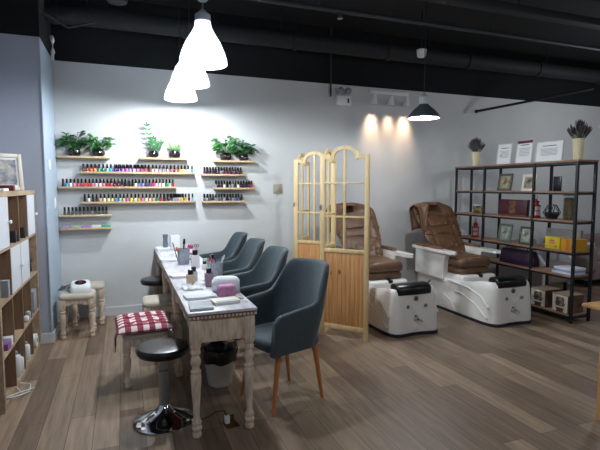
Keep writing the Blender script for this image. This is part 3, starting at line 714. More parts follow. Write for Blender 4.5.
# crumpled tissues
def tissue(label, x, y, s, seed):
    random.seed(seed); mb = MB()
    def f(u, v):
        p = Vector((u * 6 + seed, v * 6, seed)); h = abs(noise.noise(p)) * .8 + abs(noise.noise(p * 2.3)) * .4
        e = math.sin(PI * u) * math.sin(PI * v)
        return ((u - .5) * s * 1.3, (v - .5) * s + .01 * noise.noise(p), .004 + s * .75 * h * e ** .5)
    mb.grid(f, 16, 14)
    o = tag(mb.build('crumpled_tissue', M_paper, ang=70, solid=.002), label, 'tissue'); o.location = (x, y, DZ)
tissue('crumpled white tissue in front of the beige bottle', .45, 3.37, .11, 4)
tissue('crumpled tissue heap between beige and mauve bottles', .525, 3.50, .06, 9)
tissue('loose white tissue right of the tool caddy', .60, 3.65, .07, 14)
tissue('flattened white tissue near the left edge of the near desk', .40, 3.42, .08, 17)

# ------------------------------------------------------------------ tub chairs
def tub_chair(label):
    t = thing('tub_chair', label, 'chair', (0, 0, 0), 0, 'dark teal tub chairs along the nail desks')
    W, FR, BK = .26, -.265, .165
    def path(s):   # s -1..1 -> plan position and side factor
        a = abs(s)
        if a > .52:
            k = (a - .52) / .48; return (math.copysign(W * (1 + .02 * k), s), .02 + (FR - .02) * k)
        q = a / .52 * PI / 2
        return (math.copysign(W * math.sin(q) ** .75 if q > 0 else 0, s), .02 + (BK - .02) * max(0, math.cos(q)) ** .72)
    def height(s):
        a = abs(s)
        if a < .22: return .955 + .008 * math.cos(a * 6)
        if a < .50:
            k = (a - .22) / .28; k = k * k * (3 - 2 * k); return .958 + (.715 - .958) * k
        k = (a - .50) / .5; return .715 - .035 * k - (.05 * max(0, (k - .85) / .15) ** 2)
    rings = []; N = 44
    for i in range(N + 1):
        s = -1 + 2 * i / N; x, y = path(s); h = height(s)
        e = .012; x2, y2 = path(min(1, s + e)); x1, y1 = path(max(-1, s - e)); tx, ty = x2 - x1, y2 - y1
        l = math.hypot(tx, ty) or 1; nx, ny = -ty / l, tx / l     # outward or inward
        if nx * x + ny * (y - 0) < 0: nx, ny = -nx, -ny
        back = max(0, 1 - abs(s) / .5); th_ = .022
        zb = .41
        def P(off, z):
            f = (z - zb) / .55; lean = .15 * f * back ** .6 if back > 0 else 0
            inn = -.035 * (1 - min(1, f * 1.8)) ** 1.5
            return (x + nx * (off + inn + .015 * f), y + ny * (off + inn) + lean, z)
        zs = [zb + (h - zb) * k for k in (0, .12, .3, .5, .7, .87, .96)]
        r = [P(th_, z) for z in zs] + [P(th_ * .7, h - .004), P(0, h), P(-th_ * .7, h - .004)] + [P(-th_, z) for z in zs[::-1]]
        rings.append(r)
    MB().loft(rings).build('shell', M_tub, t, ang=60)
    # seat
    n = 36
    def sr(k, z, dy=0):
        out = []
        for i in range(n):
            a = 2 * PI * i / n; c, s_ = math.cos(a), math.sin(a)
            out.append((k * .245 * math.copysign(abs(c) ** .55, c), k * .25 * math.copysign(abs(s_) ** .55, s_) * .90 - .02, z + .015 * (1 - k)))
        return out
    MB().loft([sr(.88, .395), sr(.95, .405), sr(.98, .42), sr(1, .455), sr(.96, .475), sr(.85, .485), sr(.5, .48), sr(.1, .465)]).build('seat', M_tub, t, ang=60)
    for sx in (-1, 1):
        for sy in (-1, 1):
            MB().cone((sx * .17, sy * .155 - .01, .40), (sx * .195, sy * .215 - .015, 0), .019, .012, 12).build('leg', M_leg, t)
    # seam piping along the arm fronts
    for sx in (-1, 1):
        MB().tube([(sx * (W + .012), FR - .001, .42), (sx * (W + .022), FR - .003, .52), (sx * (W + .028), FR - .002, .60), (sx * (W + .012), FR, .635)], .004).build('piping', M_tub, t)
    return t
ch = tub_chair('dark teal tub chair nearest the camera, turned a little outwards, beechwood legs showing')
ch.location = (1.04, 3.09, 0); ch.rotation_euler[2] = math.radians(-72)
dup(ch, (1.03, 3.93, 0), math.radians(-88), 'dark teal tub chair, second from the camera along the desks')
dup(ch, (1.03, 4.66, 0), math.radians(-90), 'dark teal tub chair, third from the camera along the desks')
dup(ch, (1.03, 5.38, 0), math.radians(-92), 'dark teal tub chair closest to the back wall, against the last desk')

# ------------------------------------------------------------------ swivel stools
def swivel(label, x, y, sh, br=.195, sr=.165, rz=0):
    t = thing('swivel_stool', label, 'stool', (x, y, 0), rz)
    MB().lathe([(sr * .6, sh - .06), (sr * .93, sh - .056), (sr * 1.0, sh - .036), (sr, sh - .022), (sr * .93, sh - .006), (sr * .7, sh), (sr * .001, sh - .004)], n=36).build('seat', M_blk, t)
    MB().lathe([(.028, .3), (.028, sh - .07), (.05, sh - .068)], n=20).build('gas_column', M_steel, t)
    MB().lathe([(.032, .06), (.032, .32), (.036, .325), (.036, .335), (.028, .34)], n=20).build('column_sleeve', M_steel, t)
    MB().lathe([(br, 0), (br, .01), (br * .96, .018), (br * .7, .035), (br * .4, .065), (br * .22, .09), (.034, .11)], n=48).build('base', M_chrome, t)
    MB().tube([(.03, 0, sh - .085), (.1, .02, sh - .09), (.14, .03, sh - .085)], .006).build('lever', M_frameblk, t)
swivel('round black vinyl swivel stool with chrome trumpet base, nearest the camera', .21, 3.03, .50)
swivel('round black swivel stool tucked under the desks near the back wall', .30, 5.04, .555, sr=.16)

# ------------------------------------------------------------------ turned-leg upholstered stools
SL = [(.014, 0), (.02, .004), (.022, .02), (.017, .032), (.022, .045), (.024, .055), (.016, .075), (.015, .09), (.021, .15), (.025, .21), (.022, .235), (.017, .245), (.022, .255), (.024, .265), (.018, .275), (.023, .285), (.023, .30)]
def foot(label, x, y, w, d, h, rz=0, seatm=None):
    t = thing('upholstered_stool', label, 'stool', (x, y, 0), rz)
    s0 = h - .055
    def rr(k, z): return [(w / 2 * k * math.copysign(abs(math.cos(a)) ** .3, math.cos(a)), d / 2 * k * math.copysign(abs(math.sin(a)) ** .3, math.sin(a)), z) for a in [2 * PI * i / 40 for i in range(40)]]
    MB().loft([rr(.99, s0), rr(1.02, s0 + .012), rr(1.01, s0 + .03), rr(.94, s0 + .045), rr(.75, s0 + .053), rr(.3, s0 + .055)]).build('seat', seatm or M_linen, t, ang=60)
    f = (s0 - .02) / .30 * .86
    for sx in (-1, 1):
        for sy in (-1, 1):
            lg = MB(); lx, ly = sx * (w / 2 - .032), sy * (d / 2 - .032); top = s0 - .085
            lg.lathe([(r * 1.25, z * top / .30) for r, z in SL], (lx, ly, 0), 16); lg.box((lx, ly, s0 - .043), (.056, .056, .086), .003)
            lg.build('leg', M_wash, t)
    for sx in (-1, 1):
        for (L, A) in ((w - .115, Matrix.Translation(Vector((0, sx * (d / 2 - .022), 0)))), (d - .115, Matrix.Translation(Vector((sx * (w / 2 - .022), 0, 0))) @ Matrix.Rotation(PI / 2, 4, 'Z'))):
            poly = [(-L / 2, s0 - .001), (-L / 2, s0 - .075)]
            for k in range(1, 16):
                u = k / 16; poly.append((-L / 2 + L * u, s0 - .062 + .018 * math.sin(PI * u) + .007 * math.cos(u * PI * 6)))
            poly += [(L / 2, s0 - .075), (L / 2, s0 - .001)]
            MB().extr(poly, .018, A).build('apron', M_wash, t)
    return t
foot('beige upholstered stool with turned legs beside the pier, carrying the white curing lamp', -.46, 5.17, .325, .30, .445)
foot('beige upholstered stool with turned legs behind the one with the lamp', -.39, 5.585, .33, .30, .445)
foot('wooden turned-leg stool under the red gingham cushion', .125, 3.80, .33, .40, .43)
foot('beige upholstered stool partly hidden under the far desks', .305, 4.55, .33, .33, .46)
# gingham cushion
t = thing('gingham_cushion', 'red and white gingham tufted cushion with ties on the wooden stool', 'cushion', (.118, 3.77, .431), math.radians(3))
NU = 30; w, d = .40, .47
def cz(u, v):
    x, y = u * 2 - 1, v * 2 - 1
    e = max(0, (1 - x ** 6)) * max(0, (1 - y ** 6))
    h = .046 * e ** .5
    for cxx in (-.5, 0, .5):
        for cyy in (-.5, 0, .5):
            h -= .022 * math.exp(-((x - cxx) ** 2 + (y - cyy) ** 2) / .012) * (e > 0)
    return h
mb = MB()
G = [[mb.v(((i / NU - .5) * w, (j / NU - .5) * d, .014 + max(0, cz(i / NU, j / NU)))) for j in range(NU + 1)] for i in range(NU + 1)]
B = [[mb.v(((i / NU - .5) * w * .96, (j / NU - .5) * d * .96, .001 + .006 * (1 - max(0, cz(i / NU, j / NU)) / .05))) for j in range(NU + 1)] for i in range(NU + 1)]
for i in range(NU):
    for j in range(NU):
        mb.face([G[i][j], G[i + 1][j], G[i + 1][j + 1], G[i][j + 1]]); mb.face([B[i][j], B[i][j + 1], B[i + 1][j + 1], B[i + 1][j]])
for i in range(NU):
    mb.face([G[i][0], B[i][0], B[i + 1][0], G[i + 1][0]]); mb.face([G[i][NU], G[i + 1][NU], B[i + 1][NU], B[i][NU]])
    mb.face([G[0][i], G[0][i + 1], B[0][i + 1], B[0][i]]); mb.face([G[NU][i], B[NU][i], B[NU][i + 1], G[NU][i + 1]])
mb.build('cushion_pad', M_ging, t, ang=70)
for k, (x, y) in enumerate(((-.195, -.2), (-.2, -.17), (.195, -.21))):
    MB().tube([(x, y, .012), (x - .012 if x < 0 else x + .006, y - .01, -.02), (x - .014 if x < 0 else x + .004, y - .012, -.07), (x - .022 + k * .01 if x < 0 else x + .006, y - .018, -.12)], .0035, 6).build('tie', mat('maroon_tie', '6e1024', .9), t)

# UV lamp on stool A
t = thing('curing_lamp', 'white nail curing lamp with dark oval window on the beige stool', 'nail lamp', (-.43, 5.17, .4455), math.radians(4))
def rr2(k, z, w=.19, d=.17): return [(w / 2 * k * math.copysign(abs(math.cos(a)) ** .4, math.cos(a)), d / 2 * k * math.copysign(abs(math.sin(a)) ** .4, math.sin(a)), z) for a in [2 * PI * i / 36 for i in range(36)]]
TL = lambda R_: [(a, b, c + (.26 * (b + .085) if c > .03 else 0)) for a, b, c in R_]
MB().loft([rr2(1, 0), rr2(1.02, .01), TL(rr2(.98, .04)), TL(rr2(.9, .058)), TL(rr2(.7, .064)), TL(rr2(.1, .066))]).build('lamp_body', M_white, t, ang=60)
MB().lathe([(.052, 0), (.052, .004), (.001, .006)], (.0, -.002, .087), 28, Matrix.Rotation(math.atan(.26), 4, 'X'), 1.05, .95).build('window', mat('dark_window', '1a1420', .15), t)
MB().lathe([(.012, 0), (.012, .002)], (.0, -.006, .0925), 16, Matrix.Rotation(math.atan(.26), 4, 'X'), 1.1, .9).build('indicator', mat('red_dot', 'b03030', .4), t)
mb = MB()
for k in range(4):
    pts = [Vector((-.60 + .045 * math.cos(a) + .01 * k, 5.26 + .03 * math.sin(a), .452 + .012 * k + .01 * math.sin(a * 2))) for a in [i * .5 for i in range(14)]]
    mb.tube(pts, .003, 6)
mb.tube([(-.56, 5.25, .46), (-.54, 5.27, .50), (-.50, 5.25, .48), (-.48, 5.24, .47)], .003, 6)
tag(mb.build('cable_coil', M_cap), 'coil of black cable heaped left of the white curing lamp', 'cable')

# ------------------------------------------------------------------ bin, floor socket
t = thing('waste_bin', 'white tapered waste bin lined with a black bag under the nearest desk', 'bin', (.655, 3.47, 0))
MB().lathe([(.085, 0), (.09, .005), (.125, .27), (.13, .275), (.125, .275), (.085, .012)], n=32).build('bucket', mat('bin_white', 'bdb6ab', .5), t)
mb = MB(); rings = []
for z, r in ((.185, .123), (.20, .127), (.23, .132), (.27, .138), (.285, .136), (.275, .118), (.2, .105), (.1, .09)):
    rings.append([((r + .004 * math.sin(9 * a + z * 60)) * math.cos(a), (r + .004 * math.sin(9 * a + z * 60)) * math.sin(a), z + .008 * math.sin(5 * a)) for a in [2 * PI * i / 48 for i in range(48)]])
mb.loft(rings, False, True).build('bin_bag', mat('black_bag', '14110f', .35), t, ang=70)
t = thing('floor_socket', 'brass floor socket with its lid open and a white plug, by the near desk leg', 'socket', (.60, 2.82, 0), math.radians(8))
MB().box((0, 0, .003), (.085, .085, .006), .002).build('brass_plate', mat('brass', '7d6230', .4, metal=1), t)
MB().box((.0, .045, .022), (.07, .004, .04), .002).build('lid', MATS['brass'], t)
MB().box((-.02, .02, .03), (.032, .032, .05), .006).build('plug', M_white, t)
mb = MB(); mb.tube([(.578, 2.84, .05), (.56, 2.85, .085), (.52, 2.87, .075), (.45, 2.9, .03), (.38, 2.93, .006), (.30, 3.0, .006)], .004)
tag(mb.build('black_power_cable', M_cap), 'black power cable arching from the floor socket to the desk leg', 'cable')

# ------------------------------------------------------------------ folding screen
def screen():
    P = [Vector((2.184, 3.911)), Vector((1.85, 4.302)), Vector((2.188, 4.689)), Vector((1.854, 5.08)), Vector((2.19, 5.467))]
    t = thing('folding_screen', 'four-panel zigzag pine folding screen with arched open lattice tops', 'screen', (P[2].x, P[2].y, 0))
    W = .508; sw = .044; tk = .026
    for i in range(4):
        a, b = P[i], P[i + 1]; 
        if a.x > b.x: a, b = b, a
        mid = (a + b) / 2 - P[2]; ang = math.atan2(b.y - a.y, b.x - a.x)
        A = Matrix.Translation(Vector((mid.x, mid.y, 0))) @ Matrix.Rotation(ang, 4, 'Z')
        m = MB(A); nb = 9; iw = W - 2 * sw; bw = iw / nb
        for k in range(nb): m.box((-iw / 2 + bw * (k + .5), 0, .49), (bw - .003, .012, .75), .002)
        m.box((0, .0, .49), (iw, .006, .75))
        pn = m.build('panel_board', M_pine2, t)
        for s in (-1, 1): MB(A).box((s * (W / 2 - sw / 2), 0, .905), (sw, tk, 1.81), .003).build('stile', M_pine, pn)
        MB(A).box((0, 0, .107), (iw, tk, .045), .002).build('rail', M_pine, pn)
        MB(A).box((0, 0, .872), (iw, tk, .04), .002).build('rail', M_pine, pn)
        for z in (1.21, 1.54): MB(A).box((0, 0, z), (iw, tk * .8, .018), .002).build('glazing_bar', M_pine, pn)
        MB(A).box((0, 0, 1.375), (.024, tk * .85, .966), .002).build('mullion', M_pine, pn)
        # arched head
        o_, i_ = [], []
        hw = iw / 2
        ro, ri = .145, .113
        up = [(-hw, 1.81), (-.155, 1.81), (-.15, 1.80)]
        dn = [(-hw, 1.772), (-.135, 1.772), (-.125, 1.755), (-.112, 1.765)]
        for k in range(13):
            q = PI - PI * k / 12
            o_.append((ro * math.cos(q), 1.797 + .100 * math.sin(q))); i_.append((ri * math.cos(q), 1.782 + .083 * math.sin(q)))
        top = up + o_ + [(-x, z) for x, z in up[::-1]]
        bot = dn + i_[1:-1] + [(-x, z) for x, z in dn[::-1]]
        mm = MB(A); mm.loft([[(a[0], -tk / 2, a[1]), (a[0], tk / 2, a[1]), (b[0], tk / 2, b[1]), (b[0], -tk / 2, b[1])] for a, b in zip(top, bot)])
        mm.build('arch', M_pine, pn, ang=30)
        if i in (0, 2):
            for z in (.55, 1.3): MB(A).box((-W / 2 - .001, -.016, z), (.02, .008, .05), .001).build('hinge', M_steel, pn)
screen()

# ------------------------------------------------------------------ pedicure spa chairs
def spa(label, x, y):
    """front faces -Y; local y=0 is the front of the tub"""
    t = thing('pedicure_chair', label, 'pedicure chair', (x, y, 0), 0, 'brown and white pedicure spa chairs')
    n = 64; L = 1.48; W = .61
    def outline(w, y0, y1, dent=0, pw=.26):
        out = []
        cyy = (y0 + y1) / 2; hl = (y1 - y0) / 2
        for i in range(n):
            a = 2 * PI * i / n; c, s_ = math.cos(a), math.sin(a)
            X = w / 2 * math.copysign(abs(c) ** pw, c); Y = cyy + hl * math.copysign(abs(s_) ** pw, s_)
            if s_ < 0 and abs(X) < w * .36: Y += dent * (math.cos(X / (w * .36) * PI) * .5 + .5)
            out.append((X, Y))
        return out
    def rim(Y):   # rim height along the body
        if Y < .12: return .475
        if Y < .62: return .475 - .085 * (.5 - .5 * math.cos((Y - .12) / .5 * PI))
        return .39
    rings = []
    for k, (f, wk, fr, dn_) in enumerate(((0, 1.0, 0, .03), (.15, 1.0, .0, .035), (.5, .985, .01, .03), (.8, .965, .02, .025), (.93, .94, .03, .015), (1.0, .88, .05, .01))):
        o_ = outline(W * wk, fr, L - fr * .3, dn_)
        rings.append([(X, Y, .035 + (rim(Y) - .035) * f) for X, Y in o_])
    o_ = outline(W * .74, .12, L - .06); rings.append([(X, Y, rim(Y) - .008) for X, Y in o_])
    o_ = outline(W * .66, .15, L - .09); rings.append([(X, Y, .25 if Y < .6 else .38) for X, Y in o_])
    o_ = outline(W * .5, .22, L - .15); rings.append([(X, Y, .2 if Y < .6 else .38) for X, Y in o_])
    MB().loft(rings, True, True).build('tub_base', M_spa, t, ang=50)
    def sk(w, y0, z): return [(X, Y, z) for X, Y in outline(w, y0, L - .01, .03)]
    MB().loft([sk(W * .985, .01, 0), sk(W * 1.012, -.005, .004), sk(W * 1.012, -.005, .03), sk(W * .98, .01, .036)]).build('skirt', M_spaskirt, t)
    # black foot cushion: padded roll
    def el(k, xx): return [(xx, .105 + k * .085 * math.copysign(abs(math.cos(a)) ** .6, math.cos(a)), .463 + k * .052 * math.copysign(abs(math.sin(a)) ** .6, math.sin(a)) - (.02 * max(0, -math.cos(a)))) for a in [2 * PI * i / 24 for i in range(24)]]
    MB().loft([[(p[0] - .02, p[1], p[2] + .008) for p in q_] for q_ in (el(.6, -.198), el(.9, -.194), el(1, -.18), el(1.0, 0), el(1, .18), el(.9, .194), el(.6, .198))]).build('foot_cushion', M_blk, t, ang=55)
    # front fittings
    ff = -.0
    def disc(nm, X, Z, r, m, yy, hgt=.014):
        MB().lathe([(r, 0), (r, hgt * .6), (r * .7, hgt), (r * .2, hgt)], (X, yy, Z), 20, Matrix.Rotation(PI / 2, 4, 'X')).build(nm, m, t)
    disc('water_jet', -.105, .30, .018, M_steel, .026); disc('water_jet', .105, .30, .018, M_steel, .026)
    disc('emblem', 0, .375, .026, mat('bronze_emblem', '6e6a5c', .4, metal=.6), .045)
    h = MB(); R = Matrix.Rotation(PI / 2, 4, 'X')
    h.lathe([(.034, 0), (.034, .008), (.022, .014), (.018, .04), (.001, .042)], (0, .043, .17), 22, R); h.tube([(0, .0, .17), (.03, -.01, .16), (.05, -.008, .145)], .009)
    h.build('drain_handle', M_chrome, t)
    # bulging skirt panel under the front fittings
    MB().lathe([(.10, .0), (.095, .012), (.07, .022), (.0, .026)], (0, .05, .075), 24, Matrix.Rotation(PI / 2, 4, 'X'), 1.25, .8).build('front_boss', M_spa, t)
    # moulded ridges on both flanks
    for s in (-1, 1):
        for (pts) in ([(.08, .2), (.2, .30), (.4, .36), (.75, .385)], [(.10, .08), (.28, .2), (.5, .27), (.62, .28)], [(.62, .05), (.7, .15), (.82, .2)]):
            P_ = []
            for a_ in range(len(pts) - 1):
                for q in range(4):
                    u = q / 4; P_.append((pts[a_][0] * (1 - u) + pts[a_ + 1][0] * u, pts[a_][1] * (1 - u) + pts[a_ + 1][1] * u))
            P_.append(pts[-1])
            MB().tube([(s * (W / 2 - .001 - .014 * (z_ / .45)), y_, z_) for y_, z_ in P_], .011, 8).build('moulding', M_spa, t)
    # rear body + arm pedestals
    MB().box((0, .98, .40), (.50, .86, .12), .03, seg=3).build('seat_plinth', M_spa, t)
    MB().box((0, 1.24, .52), (.44, .34, .32), .04, seg=3).build('rear_housing', M_spa, t)
    for s in (-1, 1):
        poly = [(.84, .375), (1.42, .375), (1.42, .70), (.80, .70), (.83, .62), (.84, .5)]
        MB().extr(poly, .07, Matrix.Translation(Vector((s * .272, 0, 0))) @ Matrix.Rotation(PI / 2, 4, 'Z')).build('arm_pedestal', M_spa, t, False)
        # arm board: wide tapered tray
        pl = [(s * .24, 1.46), (s * .335, 1.46), (s * .35, 1.15), (s * .36, .78), (s * .345, .68), (s * .30, .63), (s * .25, .66), (s * .235, .8), (s * .25, 1.15)]
        pl = [(a_, b_ - (.08 if s > 0 and b_ < .9 else 0)) for a_, b_ in pl]
        m = MB(); m.loft([[(px_, py_, .70) for px_, py_ in pl], [(px_ * 1.005, py_, .715) for px_, py_ in pl], [(px_, py_, .735) for px_, py_ in pl]])
        m.build('armrest', M_spa, t, ang=30)
        def pad(k, z): return [(s * .292 + .035 * k * math.copysign(abs(math.cos(a)) ** .5, math.cos(a)), 1.16 + .26 * k ** .5 * math.copysign(abs(math.sin(a)) ** .5, math.sin(a)), z) for a in [2 * PI * i / 28 for i in range(28)]]
        MB().loft([pad(1, .735), pad(1.05, .75), pad(.9, .765), pad(.3, .77)]).build('arm_pad', M_brown, t, ang=60)
    # seat cushions
    for (z0, hh, y0, y1, ww) in ((.455, .09, .61, 1.18, .47), (.545, .115, .59, 1.18, .475)):
        def rg(k, z): return [(ww / 2 * k * math.copysign(abs(math.cos(a)) ** .35, math.cos(a)), (y0 + y1) / 2 + (y1 - y0) / 2 * (1 - (1 - k) * .6) * math.copysign(abs(math.sin(a)) ** .3, math.sin(a)), z + .006 * math.sin(3 * a)) for a in [2 * PI * i / 40 for i in range(40)]]
        MB().loft([rg(.9, z0), rg(.99, z0 + hh * .15), rg(1.02, z0 + hh * .5), rg(.98, z0 + hh * .82), rg(.88, z0 + hh * .97), rg(.4, z0 + hh)]).build('seat_cushion', M_brown, t, ang=60)
    MB().box((0.02, .60, .44), (.06, .1, .05), .01).build('latch', M_blk, t)
    # back cushion
    n2 = 110; rings = []; K = 80
    for j in range(K + 1):
        v = j / K
        yy = 1.07 + .46 * v; zz = .61 + .67 * v
        wv = .46 + .17 * math.sin(min(1, v / .75) * PI / 2) ** 1.2
        e = 1.0
        if v > .86: e = max(.05, 1 - ((v - .86) / .14) ** 2.2 * .55)
        if v > .995: e = .45
        tk = (.15 - .03 * v) * (1 if v < .9 else max(.25, 1 - ((v - .9) / .1) ** 2 * .7))
        ring = []
        for i in range(n2):
            a = 2 * PI * i / n2; c, s_ = math.cos(a), math.sin(a)
            X = wv / 2 * e * math.copysign(abs(c) ** .5, c); Dy = tk / 2 * math.copysign(abs(s_) ** .7, s_)
            if s_ < 0:
                gr = 0
                for vs in (.22, .42, .60, .78): gr += .026 * math.exp(-((v - vs - .03 * math.sin(X * 9 + vs * 20)) / .016) ** 2)
                gr += .014 * math.exp(-((abs(X) - .17) / .014) ** 2) * (v < .85)
                gr += .006 * math.sin(X * 75 + 4 * noise.noise(Vector((X * 3, v * 8, 0)))) * max(0, math.sin((v - .12) * PI * 5.4)) 
                wr = noise.noise(Vector((X * 7, v * 9, 3))) * .022 + abs(noise.noise(Vector((X * 18, v * 6, 7)))) * .026
                Dy += gr + wr
            ring.append((X + noise.noise(Vector((v * 8, c * 2, s_))) * .010, yy + Dy * .9, zz + Dy * .45))
        rings.append(ring)
    MB().loft(rings).build('backrest', M_brown, t, ang=70)
    # loose cover draped over the top and one shoulder
    def f(u, v):
        X = -.33 + .36 * u
        # v: 0 front lower edge .. 1 back lower edge
        fold = .012 * math.sin(X * 38) + .010 * noise.noise(Vector((X * 12, v * 6, 1)))
        drop = .035 + .33 * math.exp(-((X + .30) / .075) ** 2)
        if v < .5:
            k = (1 - v / .5); z = 1.30 - .9 * max(0, abs(X) - .12) ** 2 - drop * k ** 1.2; yb = 1.40 - .30 * (1.285 - z) - .055 * math.sin(min(1, k * 3) * PI / 2) + fold
        else:
            k = (v - .5) / .5; z = 1.30 - .9 * max(0, abs(X) - .12) ** 2 - (.35) * k ** 1.2; yb = 1.48 + .11 * math.sin(min(1, k * 3) * PI / 2) - .1 * k + fold
        return (X * (1 - .06 * 0), yb, z)
    MB().grid(f, 34, 20).build('back_cover', M_brown, t, ang=80, solid=.008)
    return t
s1 = spa('brown leather pedicure chair with white footbath partly behind the pine screen', 2.745, 3.90)
s2 = dup(s1, (3.935, 3.82, 0), 0, 'brown leather pedicure chair with white footbath next to the black shelving unit')
# chrome hand shower on the first footbath
t = thing('hand_shower', 'small chrome hand shower on the rim of the left footbath', 'shower head', (2.965, 4.06, .452))
MB().lathe([(.016, 0), (.016, .02), (.008, .024)], n=14).build('socket', M_chrome, t)
MB().tube([(0, 0, .02), (.0, -.01, .05), (.01, -.03, .075)], .007, 8, [.007, .008, .013]).build('handle', M_chrome, t)

# ------------------------------------------------------------------ black steel shelving unit
UX0, UX1, UY0, UY1 = 4.56, 4.86, 3.67, 5.62; SZ = [.085, .518, .785, 1.125, 1.447, 1.78]
ux, uy = (UX0 + UX1) / 2, (UY0 + UY1) / 2
t = thing('shelving_unit', 'tall black steel shelving unit with brown boards standing out from the back wall', 'shelving', (ux, uy, 0))
pys = [UY0, 4.235, 5.05, UY1]
for y in pys:
    for s in (-1, 1): MB().box((s * .137, y - uy, .89), (.028, .028, 1.78), .002).build('upright', M_frameblk, t, False)
for z in SZ:
    m = MB()
    for s in (-1, 1):
        for ya, yb in zip(pys, pys[1:]): m.box((s * .137, (ya + yb) / 2 - uy, z - .022), (.022, yb - ya - .0285, .022))
    for y in pys: m.box((0, y - uy, z - .022), (.245, .022, .022))
    m.build('frame_rail', M_frameblk, t, False)
    if z < 1.7:
        for ya, yb in zip(pys, pys[1:]): MB().box((0, (ya + yb) / 2 - uy, z - .004), (.30, yb - ya - .03, .016), .002).build('board', M_shelfwood, t, False)
    else: MB().box((0, 0, z + .004), (.31, UY1 - UY0 + .04, .02), .002).build('board', M_shelfwood, t, False)
SZt = [z + .004 for z in SZ[:5]] + [1.794]
# vases
def vase(label, y, seed, hv=.225, rv=.052):
    random.seed(seed)
    t = thing('flower_vase', label, 'vase', (4.70, y, SZt[5]))
    MB().lathe([(rv * .78, 0), (rv * .82, .006), (rv * 1.0, hv * .6), (rv * 1.12, hv), (rv * 1.04, hv), (rv * .92, hv * .6), (rv * .7, .012)], n=28).build('vase_body', M_cream, t)
    mb = MB(); st = MB()
    for k in range(150):
        a = random.uniform(0, 2 * PI); e = random.uniform(0, .9) ** .8; top = Vector((math.cos(a) * .135 * e, math.sin(a) * .135 * e, hv + .08 + .11 * (1 - e * e) * random.uniform(.5, 1.15)))
        b0 = Vector((math.cos(a) * .03 * e, math.sin(a) * .03 * e, hv * .75)); st.cone(b0, top, .0012, .001, 4)
        d = (top - b0).normalized()
        mb.tube([top - d * .085, top - d * .05, top - d * .015, top + d * .01], .006, 5, [.002, .0048, .0045, .001])
    mb.build('dried_flowers', M_lav, t); st.build('stems', mat('dry_stem', '5d6350', .9), t)
vase('tall cream vase of dried lavender at the far end of the shelving top', 5.38, 3, .2, .055)
vase('tall cream vase of dried lavender at the near end of the shelving top', 3.775, 4, .235, .056)
# certificates
def cert(label, y, w, h, head=None, seal=True, fr=None):
    t = thing('framed_certificate', label, 'certificate', (4.73, y, SZt[5]), -PI / 2)
    A = Matrix.Rotation(-.1, 4, 'X'); bw = .012; mb = MB(A)
    for s in (-1, 1): mb.box((s * (w / 2 - bw / 2), 0, h / 2), (bw, .014, h), .002); mb.box((0, 0, h / 2 + s * (h / 2 - bw / 2)), (w - 2 * bw, .014, bw), .002)
    mb.build('frame_border', fr or mat('silver_frame', 'c3c6ca', .3), t)
    MB(A).box((0, .001, h / 2), (w - 2 * bw, .006, h - 2 * bw)).build('paper', M_paper, t, False)
    tx = MB(A); tx.box((0, -.0028, h * .78), (w * .5, .001, .010))
    for k in range(6): tx.box((0, -.0028, h * (.64 - .06 * k)), (w * (.66 - .05 * (k % 3)), .001, .004))
    tx.build('printed_lines', M_ink, t, False)
    if head: MB(A).box((0, -.003, h * .91), (w - 2 * bw, .001, h * .12)).build('header_band', mat('maroon_band', '5f1f28', .5), t, False)
    if seal:
        MB(A).lathe([(.011, 0), (.011, .001)], (-w * .2, -.0025, h * .45), 14, Matrix.Rotation(PI / 2, 4, 'X')).build('seal', mat('seal_red', 'a23540', .5), t)
cert('framed white certificate with a small red seal, leftmost on the shelving top', 4.89, .25, .28)
cert('framed white certificate with a maroon header band, middle on the shelving top', 4.56, .26, .30, head=True, seal=False)
cert('framed landscape certificate beside the near lavender vase', 4.19, .38, .25, seal=False)
# picture frames on shelving (facing -X)
def sfr(label, y, lev, w, h, fm, pic, x=4.66, rz=-PI / 2, bw=.022):
    return pframe('photo_frame', label, (x, y, SZt[lev]), w, h, rz, .16, fm, pic, bw, matw=mat('grey_mat_board', '8f8d84', .7))
M_olive = mat('olive_frame', '4e5048', .5); M_greenf = mat('green_frame', '5f7266', .5); M_photog = mat('green_portrait', '44564c', .5, scale=12, c2='c2c6b8')
sfr('olive-brown framed portrait on the upper shelf, left of the ivory one', 4.79, 4, .235, .225, M_olive, M_photo2, bw=.03)
sfr('ivory framed dark portrait on the upper shelf', 4.40, 4, .205, .205, M_frw, mat('dark_portrait', '16161c', .5, scale=12, c2='b9a98e'), bw=.03)
tag(MB().box((0, 0, .085), (.02, .10, .17), .003).build('black_box', mat('black_gloss_card', '12161e', .25)), 'small upright black card box on the upper shelf', 'box').location = (4.70, 4.02, SZt[4])
sfr('green framed portrait on the middle shelf behind the pedicure chair', 4.76, 2, .22, .23, M_greenf, M_photog, bw=.028)
sfr('dark green framed picture tilted beside the divider on the middle shelf', 4.42, 2, .20, .22, mat('dark_green_frame', '39473f', .5), M_photog, bw=.024)
# album
t = thing('presentation_box', 'wide maroon presentation box with a printed figure on the shelf', 'box', (4.70, 4.66, SZt[3]), -PI / 2)
MB(Matrix.Rotation(-.06, 4, 'X')).box((0, 0, .105), (.46, .05, .21), .004).build('box_body', mat('maroon_gloss', '3e1722', .4, var=.2, scale=12), t)
MB(Matrix.Rotation(-.06, 4, 'X')).box((.0, -.026, .11), (.11, .002, .16)).build('printed_panel', mat('bronze_print', '7d5236', .4, scale=22, c2='3a2018'), t, False)
MB(Matrix.Rotation(-.06, 4, 'X')).box((.0, -.026, .012), (.44, .002, .006)).build('edge_line', mat('bronze_line', '7a5a4a', .4), t, False)
